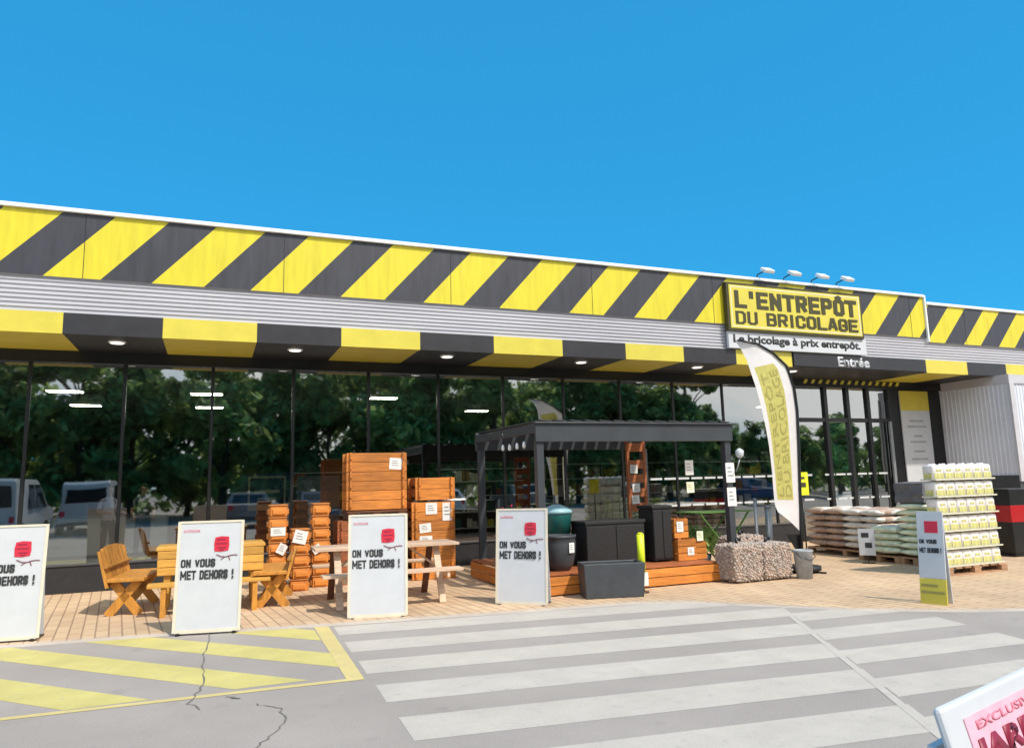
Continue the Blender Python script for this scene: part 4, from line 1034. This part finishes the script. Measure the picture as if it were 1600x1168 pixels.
# ------------------------------------------------------------------ vehicles in the car park (seen in the glazing) and beside the shop
def car(loc, rz, paint, label, L=4.2, W=1.76, Hh=1.46, van=False, group='vehicles parked behind the camera'):
    t = thing('parked_car' if not van else 'parked_van', label, 'van' if van else 'car', loc, rz, group)
    if van: body = [(-.5, .28), (-.5, 1.05), (-.47, 1.12), (-.36, 1.22), (-.24, Hh-.12), (-.18, Hh), (.47, Hh), (.5, Hh-.1), (.5, .30)]
    else: body = [(-.5, .30), (-.5, .62), (-.47, .74), (-.24, .92), (-.10, Hh-.06), (-.02, Hh), (.24, Hh), (.36, Hh-.08), (.46, .98), (.5, .90), (.5, .32)]
    secs = [(-1, .90, .10), (-.97, .97, .0), (-.6, 1, 0), (.6, 1, 0), (.97, .97, 0), (1, .90, .10)]
    b = MB()
    def ring(yf, sc, dz):
        R = []
        for x, z in body:
            taper = 1 if z < 1.0 else 1-.22*(z-1.0)/(Hh-1.0+.01)
            R.append(b.bm.verts.new((x*L*(.985 if abs(yf) == 1 else 1), yf*W/2*taper, z+(0 if z > .5 else dz*.3)-(.02 if abs(yf) == 1 and z > 1 else 0))))
        return R
    rings = [ring(*s_) for s_ in secs]; n = len(body)
    for a, c in zip(rings, rings[1:]):
        for k in range(n): b.bm.faces.new((a[k], a[(k+1) % n], c[(k+1) % n], c[k]))
    b.bm.faces.new(rings[0][::-1]); b.bm.faces.new(rings[-1]); b.build('body', paint, t, bevel=.03)
    y = lambda z: (W/2)*(1 if z < 1.0 else 1-.22*(z-1.0)/(Hh-1.0+.01))+.004
    for s in (-1, 1):
        if van: wins = [[(-.33, 1.16), (-.235, Hh-.2), (-.06, Hh-.2), (-.06, 1.12)], [(-.04, 1.12), (-.04, Hh-.2), (.14, Hh-.2), (.14, 1.12)]]
        else: wins = [[(-.205, .955), (-.095, Hh-.10), (.06, Hh-.07), (.06, .955)], [(.08, .955), (.08, Hh-.07), (.26, Hh-.10), (.37, .98)]]
        for w_ in wins:
            b = MB(); P = [Vector((x*L, s*y(z), z)) for x, z in w_]; b.face(P if s > 0 else P[::-1]); b.build('side_window', 'carglass', t)
        for x in (-.31, .31):
            w = MB(); w.tube([(x*L, s*(W/2-.20), .32), (x*L, s*(W/2+.01), .32)], .32, 22); wh = w.build('wheel', 'tyre', t)
            w = MB(); w.tube([(x*L, s*(W/2+.008), .32), (x*L, s*(W/2+.022), .32)], [.20, .17], 16); w.build('rim', 'chrome', wh)
    a, c = ((-.36, 1.24), (-.245, Hh-.14)) if van else ((-.225, .95), (-.105, Hh-.08))
    dn = Vector((-(c[1]-a[1]), 0, (c[0]-a[0])*L)).normalized()*.012
    if dn.x > 0: dn = -dn
    wz = .42*W
    b = MB(); b.face([Vector((a[0]*L, -wz, a[1]))+dn, Vector((a[0]*L, wz, a[1]))+dn, Vector((c[0]*L, wz*.86, c[1]))+dn, Vector((c[0]*L, -wz*.86, c[1]))+dn]); b.build('windscreen', 'carglass', t)
    b = MB()
    zz = (1.25, Hh-.25) if van else (1.0, Hh-.12); xx = (.503, .503) if van else (.458, .37)
    b.face([(xx[0]*L+.008, -wz*.9, zz[0]), (xx[0]*L+.008, wz*.9, zz[0]), (xx[1]*L+.02, wz*.8, zz[1]), (xx[1]*L+.02, -wz*.8, zz[1])]); b.build('rear_window', 'carglass', t)
    for s in (-1, 1):
        b = MB(); b.box(-.503*L, -.485*L, s*.36*W-.15, s*.36*W+.15, .60, .72); b.build('headlight', 'cap', t, bevel=.01)
        b = MB(); b.box(.488*L, .504*L, s*.40*W-.08, s*.40*W+.08, .70, .92); b.build('tail_light', 'red', t, bevel=.01)
    b = MB(); b.box(-.505*L, -.47*L, -.46*W, .46*W, .30, .42); b.box(.47*L, .505*L, -.46*W, .46*W, .32, .44); b.build('bumper', 'frame', t, bevel=.01)
    return t
t = thing('drinks_cabinet', 'dark cabinet with a red band at the right edge beside the white jugs', 'cabinet', (13.93, 9.35, Z), -10)
b = MB(); b.box(-.35, .35, -.3, .3, .06, 1.22); b.build('cabinet_body', 'frame', t, bevel=.015)
b = MB(); b.box(-.36, .36, -.31, .31, .62, .92); b.build('red_band', 'carred', t, bevel=.005)
b = MB(); b.box(-.31, .31, -.27, .27, 0, .059); b.build('base', 'plinth', t)
car((-6.6, -2.8, 0), 92, 'carwhite', 'white van parked at the left of the car park, mirrored in the glazing', L=4.9, W=1.95, Hh=2.1, van=True)
car((-4.4, -6.2, 0), 88, 'carwhite', 'white van parked farther back, mirrored behind the left board', L=4.7, W=1.9, Hh=2.0, van=True)
car((1.6, -8.2, 0), 91, 'cargrey', 'grey car mirrored in the glazing behind the yellow table')
car((4.6, -8.0, 0), 268, 'carblue', 'dark blue car mirrored in the glazing beside the orange crates')
car((10.4, -7.5, 0), 92, 'carwhite', 'white car mirrored in the glazing inside the pergola')
car((14.5, -7.6, 0), 90, 'cargrey', 'grey car mirrored to the right of the white one', L=4.4)
car((21.0, -7.6, 0), 89, 'carwhite', 'white car mirrored in the entrance glazing')
car((29.0, -7.6, 0), 91, 'carblue', 'dark blue car at the far right of the car park')

# ------------------------------------------------------------------ trees at the far side of the car park
def tree_mesh(seed, h, rad_, leafm):
    rnd = random.Random(seed)
    b = MB(); b.tube([(0, 0, 0), (.05, .02, h*.25), (.1, -.05, h*.55), (0, 0, h*.85)], [.26, .20, .12, .04], 8)
    cl = []
    for _ in range(13):
        a = rnd.uniform(0, 6.28); z0 = h*rnd.uniform(.22, .6); r = rad_*rnd.uniform(.45, .9); z1 = z0+h*rnd.uniform(.12, .3)
        b.tube([(.05, 0, z0), (r*.5*cos(a), r*.5*sin(a), (z0+z1)/2+.2), (r*cos(a), r*sin(a), z1)], [.09, .05, .02], 6); cl.append((r*cos(a), r*sin(a), z1))
    for _ in range(34):
        a = rnd.uniform(0, 6.28); r = rad_*rnd.random()**.5*.85; z = h*rnd.uniform(.16, .95); k = 1-max(0, (z/h-.6))*1.6
        cl.append((r*k*cos(a), r*k*sin(a), z))
    c = MB(); st = random.getstate(); random.seed(seed)
    for p in cl: leaves(c, p, [rnd.uniform(.7, 1.25)]*2+[rnd.uniform(.5, .95)], 110, .42)
    random.setstate(st)
    return b, c
protos = []
for k, (h, r, lm) in enumerate(((10.5, 3.0, 'leaf'), (9.2, 3.3, 'leaf2'), (11.5, 2.7, 'leaf'))):
    t = thing('tree', 'leafy tree at the back of the car park, mirrored in the shop glazing', 'tree', (0, 0, 0), 0, 'trees at the back of the car park')
    a, c = tree_mesh(11+k, h, r, lm); a.build('trunk', 'bark', t); c.build('crown', lm, t); protos.append([t, False])
rt = random.Random(5)
spots = []
x = -14.
while x < 62:
    spots.append((x+rt.uniform(-.8, .8), -19+rt.uniform(-2, 2), 1.0 if x < 38 else .58)); x += 3.5 if x < 38 else 4.6
x = -16
while x < 60:
    spots.append((x+rt.uniform(-1, 1), -27+rt.uniform(-2, 2), .98 if x < 38 else .62)); x += 5.2
for i, (x, y, s) in enumerate(spots):
    P = protos[i % 3]; sc = s*rt.uniform(.88, 1.1)
    if P[1]: o = dup(P[0])
    else: o = P[0]; P[1] = True
    o.location = (x, y, 0); o.rotation_euler = (0, 0, rt.uniform(0, 6.28)); o.scale = (sc*1.05, sc*1.05, sc)

# low hedge under the trees
b = MB(); random.seed(3)
for i in range(80): leaves(b, (-22+i*1.15, -30.5+random.uniform(-.3, .3), 2.2), (1.0, .6, 2.6), 150, .50)
tag(b.build('hedge', 'leaf'), 'tall clipped hedge along the back of the car park', 'hedge')

# ------------------------------------------------------------------ inside the shop
def gondola(loc, rz, label, L=3.0, group='shelving inside the shop'):
    t = thing('shelving_unit', label, 'shelving', loc, rz, group); rnd = random.Random(int(loc[0]*10))
    b = MB(); b.box(-L/2, L/2, .18, .22, 0, 2.2); b.build('back_panel', 'shelf', t)
    for x in (-L/2, -L/6, L/6, L/2): b = MB(); b.box(x-.02, x+.02, -.2, .18, 0, 2.2); b.build('upright', 'frame', t)
    for z in (.15, .65, 1.15, 1.6, 2.0):
        b = MB(); b.box(-L/2, L/2, -.25, .18, z, z+.03); b.build('shelf', 'cap', t)
    b = MB()
    for z in (.18, .68, 1.18, 1.63):
        x = -L/2+.05
        while x < L/2-.25:
            w = rnd.uniform(.12, .3)
            if rnd.random() < .8: b.box(x, x+w-.03, -.18, .12, z+.001, z+rnd.uniform(.15, .36), rnd.randint(0, 4))
            x += w
    o = b.build('shelf_stock', ['cargrey', 'sackwhite', 'woodd', 'teal', 'yellow_pale'], t); o['kind'] = 'stuff'
    return t
for i, (x, y, rz) in enumerate(((9.5, 18.2, 0), (12.6, 18.2, 0), (15.7, 18.6, 0), (8.0, 22.5, 0), (3.8, 24, 0), (13, 24, 0))):
    gondola((x, y, .03), rz, 'dim shelving unit inside the shop, %s' % ['left one nearest the entrance doors', 'centre one behind the entrance doors', 'right one behind the entrance doors', 'second row left', 'second row far left', 'second row right'][i])
def display(x, y, w, h, z, label, m, fm, hasprint=True):
    t = thing('display_stand', label, 'display', (x, y, .03), 0, 'display panels behind the glazing')
    b = MB(); b.box(-w/2, w/2, -.03, .03, .05, z+h); b.build('panel', m, t)
    for s in (-1, 1): b = MB(); b.box(s*w*.4-.03, s*w*.4+.03, -.25, .25, 0, .049); b.build('foot', 'frame', t)
    if hasprint:
        b = MB()
        for a in ((-w*.36, w*.36, z+h-.10, z+h-.06), (-w*.36, w*.36, z+.10, z+.22), (-w*.36, -w*.32, z+.22, z+h-.10), (w*.32, w*.36, z+.22, z+h-.10), (-w*.24, w*.24, z+h*.52, z+h*.60), (-w*.18, w*.18, z+h*.36, z+h*.42)):
            b.box(a[0], a[1], -.036, -.031, a[2], a[3])
        b.build('panel_print', fm, t)
    return t
display(1.02, 15.3, .98, .82, 1.05, 'dark panel with a beige bordered print behind the glazing', 'carblue', 'cream')
t = display(2.05, 15.6, .85, .85, .95, 'blue grey panel with a white triangle behind the glazing', 'greypot', 'white', False)
b = MB(); b.face([(-.34, -.034, 1.72), (-.10, -.034, 1.72), (-.22, -.034, 1.42)]); b.build('white_triangle', 'white', t)
t = thing('checkout_counter', 'white checkout counter inside the shop behind the left glazing', 'counter', (-2.3, 21.0, .03))
b = MB(); b.box(-1.3, 1.3, -.4, .4, .08, .98); b.build('counter_body', 'white', t, bevel=.02)
b = MB(); b.box(-1.35, 1.35, -.45, .45, .981, 1.02); b.build('worktop', 'cargrey', t)
b = MB(); b.box(-1.25, 1.25, -.35, .35, 0, .079); b.build('base', 'frame', t)
b = MB(); b.box(-.9, -.55, -.1, .1, 1.021, 1.30); b.build('till', 'frame', t)

def person(loc, rz, top, legs, label, logo=False, arm=0):
    t = thing('person', label, 'person', loc, rz, 'people inside the shop')
    J = {'pel': (0, 0, .95), 'wa': (0, .0, 1.08), 'ch': (0, .01, 1.30), 'nk': (0, .01, 1.46), 'nk2': (0, .0, 1.53), 'hd': (0, -.01, 1.62), 'tp': (0, 0, 1.70)}
    R = {'pel': .135, 'wa': .125, 'ch': .145, 'nk': .06, 'nk2': .052, 'hd': .088, 'tp': .072}
    E_ = [('pel', 'wa'), ('wa', 'ch'), ('ch', 'nk'), ('nk', 'nk2'), ('nk2', 'hd'), ('hd', 'tp')]
    for s, c in ((-1, 'l'), (1, 'r')):
        J['sh'+c] = (s*.17, .01, 1.40); J['el'+c] = (s*.23, .03, 1.14); J['wr'+c] = (s*.20, -.14-.1*arm, 1.0+.12*arm); J['ha'+c] = (s*.18, -.21-.1*arm, .97+.14*arm)
        J['hp'+c] = (s*.09, 0, .88); J['kn'+c] = (s*.11, -.02, .49); J['an'+c] = (s*.12, .02, .09); J['to'+c] = (s*.14, -.13, .035)
        R.update({'sh'+c: .062, 'el'+c: .043, 'wr'+c: .028, 'ha'+c: .036, 'hp'+c: .092, 'kn'+c: .060, 'an'+c: .042, 'to'+c: .036})
        E_ += [('ch', 'sh'+c), ('sh'+c, 'el'+c), ('el'+c, 'wr'+c), ('wr'+c, 'ha'+c), ('pel', 'hp'+c), ('hp'+c, 'kn'+c), ('kn'+c, 'an'+c), ('an'+c, 'to'+c)]
        w = Vector(J['ha'+c])
        for f in range(4):
            a = 'f%d%s' % (f, c); d = 'g%d%s' % (f, c); J[a] = tuple(w+Vector((s*(-.03+.02*f), -.045, -.012))); J[d] = tuple(w+Vector((s*(-.032+.021*f), -.068+.004*abs(f-1.5), -.05))); R[a] = .010; R[d] = .008
            E_ += [('ha'+c, a), (a, d)]
        a = 'th'+c; J[a] = tuple(w+Vector((-s*.055, -.015, .0))); R[a] = .011; E_.append(('ha'+c, a))
    ks = list(J); me = bpy.data.meshes.new('body'); me.from_pydata([J[k] for k in ks], [(ks.index(a), ks.index(b_)) for a, b_ in E_], [])
    o = bpy.data.objects.new('body', me); COL.objects.link(o); o.parent = t
    md = o.modifiers.new('skin', 'SKIN'); 
    for i, k in enumerate(ks): me.skin_vertices[0].data[i].radius = (R[k], R[k]*(.78 if k in ('wa', 'ch', 'pel') else 1)); 
    me.skin_vertices[0].data[0].use_root = True
    sb = o.modifiers.new('sub', 'SUBSURF'); sb.levels = 2; sb.render_levels = 2
    bpy.context.view_layer.update()
    m2 = bpy.data.meshes.new_from_object(o.evaluated_get(bpy.context.evaluated_depsgraph_get())); m2.name = 'body'
    o.modifiers.clear(); o.data = m2; m2.materials.clear()
    for k in ('skin', top, legs, 'frame'): m2.materials.append(M[k])
    for p in m2.polygons:
        c = p.center; p.use_smooth = True
        arm_ = abs(c.x) > .165 and c.z < 1.22
        p.material_index = 0 if c.z > 1.475 or (arm_ and c.z > .7) else (1 if c.z > .95 else (2 if c.z > .085 else 3))
    b = MB(); r = bmesh.ops.create_icosphere(b.bm, subdivisions=3, radius=1)
    for v in b.bm.verts: v.co = Vector((v.co.x*.086, v.co.y*.095+.018, 1.665+v.co.z*.09))
    bmesh.ops.delete(b.bm, geom=[v for v in b.bm.verts if v.co.y < -.045 and v.co.z < 1.70], context='VERTS'); b.build('hair', 'hair', t, smooth=True)
    b = MB(); b.bar((0, -.095, 1.625), (0, -.112, 1.60), .016, .02); b.build('nose', 'skin', t, bevel=.004)
    b = MB(); b.box(-.022, .022, -.094, -.088, 1.565, 1.573); b.build('mouth', 'red', t)
    for s in (-1, 1):
        b = MB(); b.box(s*.03-.011, s*.03+.011, -.096, -.09, 1.632, 1.642); b.build('eye', 'ink', t)
        b = MB(); b.box(s*.09-.008, s*.09+.008, -.02, .02, 1.59, 1.645); b.build('ear', 'skin', t, bevel=.004)
    if logo: b = MB(); b.box(-.05, .05, -.135, -.128, 1.22, 1.32); b.build('shirt_print', 'white', t)
    return t
person((-1.42, 18.9, .03), 8, 'navy', 'denim', 'person in a navy shirt with a white print standing behind the left glazing', True)
person((-2.15, 19.2, .03), 40, 'lav', 'denim', 'person in a pale lavender top, left of the one in navy, arms forward', arm=1)

# ------------------------------------------------------------------ camera, sun, sky
cam = bpy.data.cameras.new('camera'); co = bpy.data.objects.new('camera', cam); COL.objects.link(co)
cam.sensor_width = 36; cam.lens = 36*1140/1600; cam.clip_end = 2000; cam.clip_start = .05
Rm = Matrix(((0.92571134, -0.03173867, -0.37689676), (-0.37735892, -0.14511997, -0.91462585), (-0.02566623, 0.98890487, -0.14631607)))
co.matrix_world = Matrix.Translation((0, 0, 1.6)) @ Rm.to_4x4()
S.camera = co
EL, AZ = 52, 24     # sun behind the camera and to its right
sd = Vector((sin(rad(AZ))*cos(rad(EL)), -cos(rad(AZ))*cos(rad(EL)), sin(rad(EL))))
sl = bpy.data.lights.new('sun', 'SUN'); sl.energy = 2.75; sl.angle = rad(1.5); sl.color = (1, .915, .80)
so = bpy.data.objects.new('sun', sl); COL.objects.link(so); so.rotation_euler = (-sd).to_track_quat('-Z', 'Y').to_euler()
w = bpy.data.worlds.new('World'); S.world = w; w.use_nodes = True; nt = w.node_tree
sk = nt.nodes.new('ShaderNodeTexSky'); sk.sky_type = 'NISHITA'; sk.sun_disc = False; sk.sun_elevation = rad(EL)
sk.sun_rotation = math.atan2(sd.x, sd.y); sk.air_density = 1.0; sk.dust_density = .2; sk.ozone_density = 2.0; sk.altitude = 300
tint = nt.nodes.new('ShaderNodeMix'); tint.data_type = 'RGBA'; tint.blend_type = 'MULTIPLY'; tint.inputs[0].default_value = 1; tint.inputs[7].default_value = (.17, .85, 1.11, 1)
nt.links.new(sk.outputs[0], tint.inputs[6])
tc = nt.nodes.new('ShaderNodeTexCoord'); sp = nt.nodes.new('ShaderNodeSeparateXYZ'); nt.links.new(tc.outputs['Generated'], sp.inputs[0])
cn = nt.nodes.new('ShaderNodeTexNoise'); cn.inputs['Scale'].default_value = 2.2; cn.inputs['Detail'].default_value = 7; cn.inputs['Roughness'].default_value = .55; nt.links.new(tc.outputs['Generated'], cn.inputs['Vector'])
cr = nt.nodes.new('ShaderNodeMapRange'); cr.inputs['From Min'].default_value = .36; cr.inputs['From Max'].default_value = .52; nt.links.new(cn.outputs[0], cr.inputs[0])
bk = nt.nodes.new('ShaderNodeMapRange'); bk.inputs['From Min'].default_value = -.1; bk.inputs['From Max'].default_value = -.5; nt.links.new(sp.outputs['Y'], bk.inputs[0])
mm = nt.nodes.new('ShaderNodeMath'); mm.operation = 'MULTIPLY'; nt.links.new(cr.outputs[0], mm.inputs[0]); nt.links.new(bk.outputs[0], mm.inputs[1])
cl = nt.nodes.new('ShaderNodeMix'); cl.data_type = 'RGBA'; cl.inputs[7].default_value = (7.0, 7.1, 7.2, 1)   # unseen white clouds added behind the camera, whitening the glass reflections and giving fill
fl_ = nt.nodes.new('ShaderNodeMix'); fl_.data_type = 'RGBA'; fl_.inputs[0].default_value = .75; fl_.inputs[7].default_value = (.12, 1.50, 3.08, 1)   # evens the blue towards the zenith
nt.links.new(tint.outputs[2], fl_.inputs[6])
nt.links.new(mm.outputs[0], cl.inputs[0]); nt.links.new(fl_.outputs[2], cl.inputs[6])
nt.links.new(cl.outputs[2], nt.nodes['Background'].inputs[0]); nt.nodes['Background'].inputs[1].default_value = .15
S.view_settings.view_transform = 'Standard'; S.view_settings.look = 'None'; S.view_settings.exposure = .62; S.view_settings.gamma = 1
S.cycles.max_bounces = 8; S.cycles.transparent_max_bounces = 16
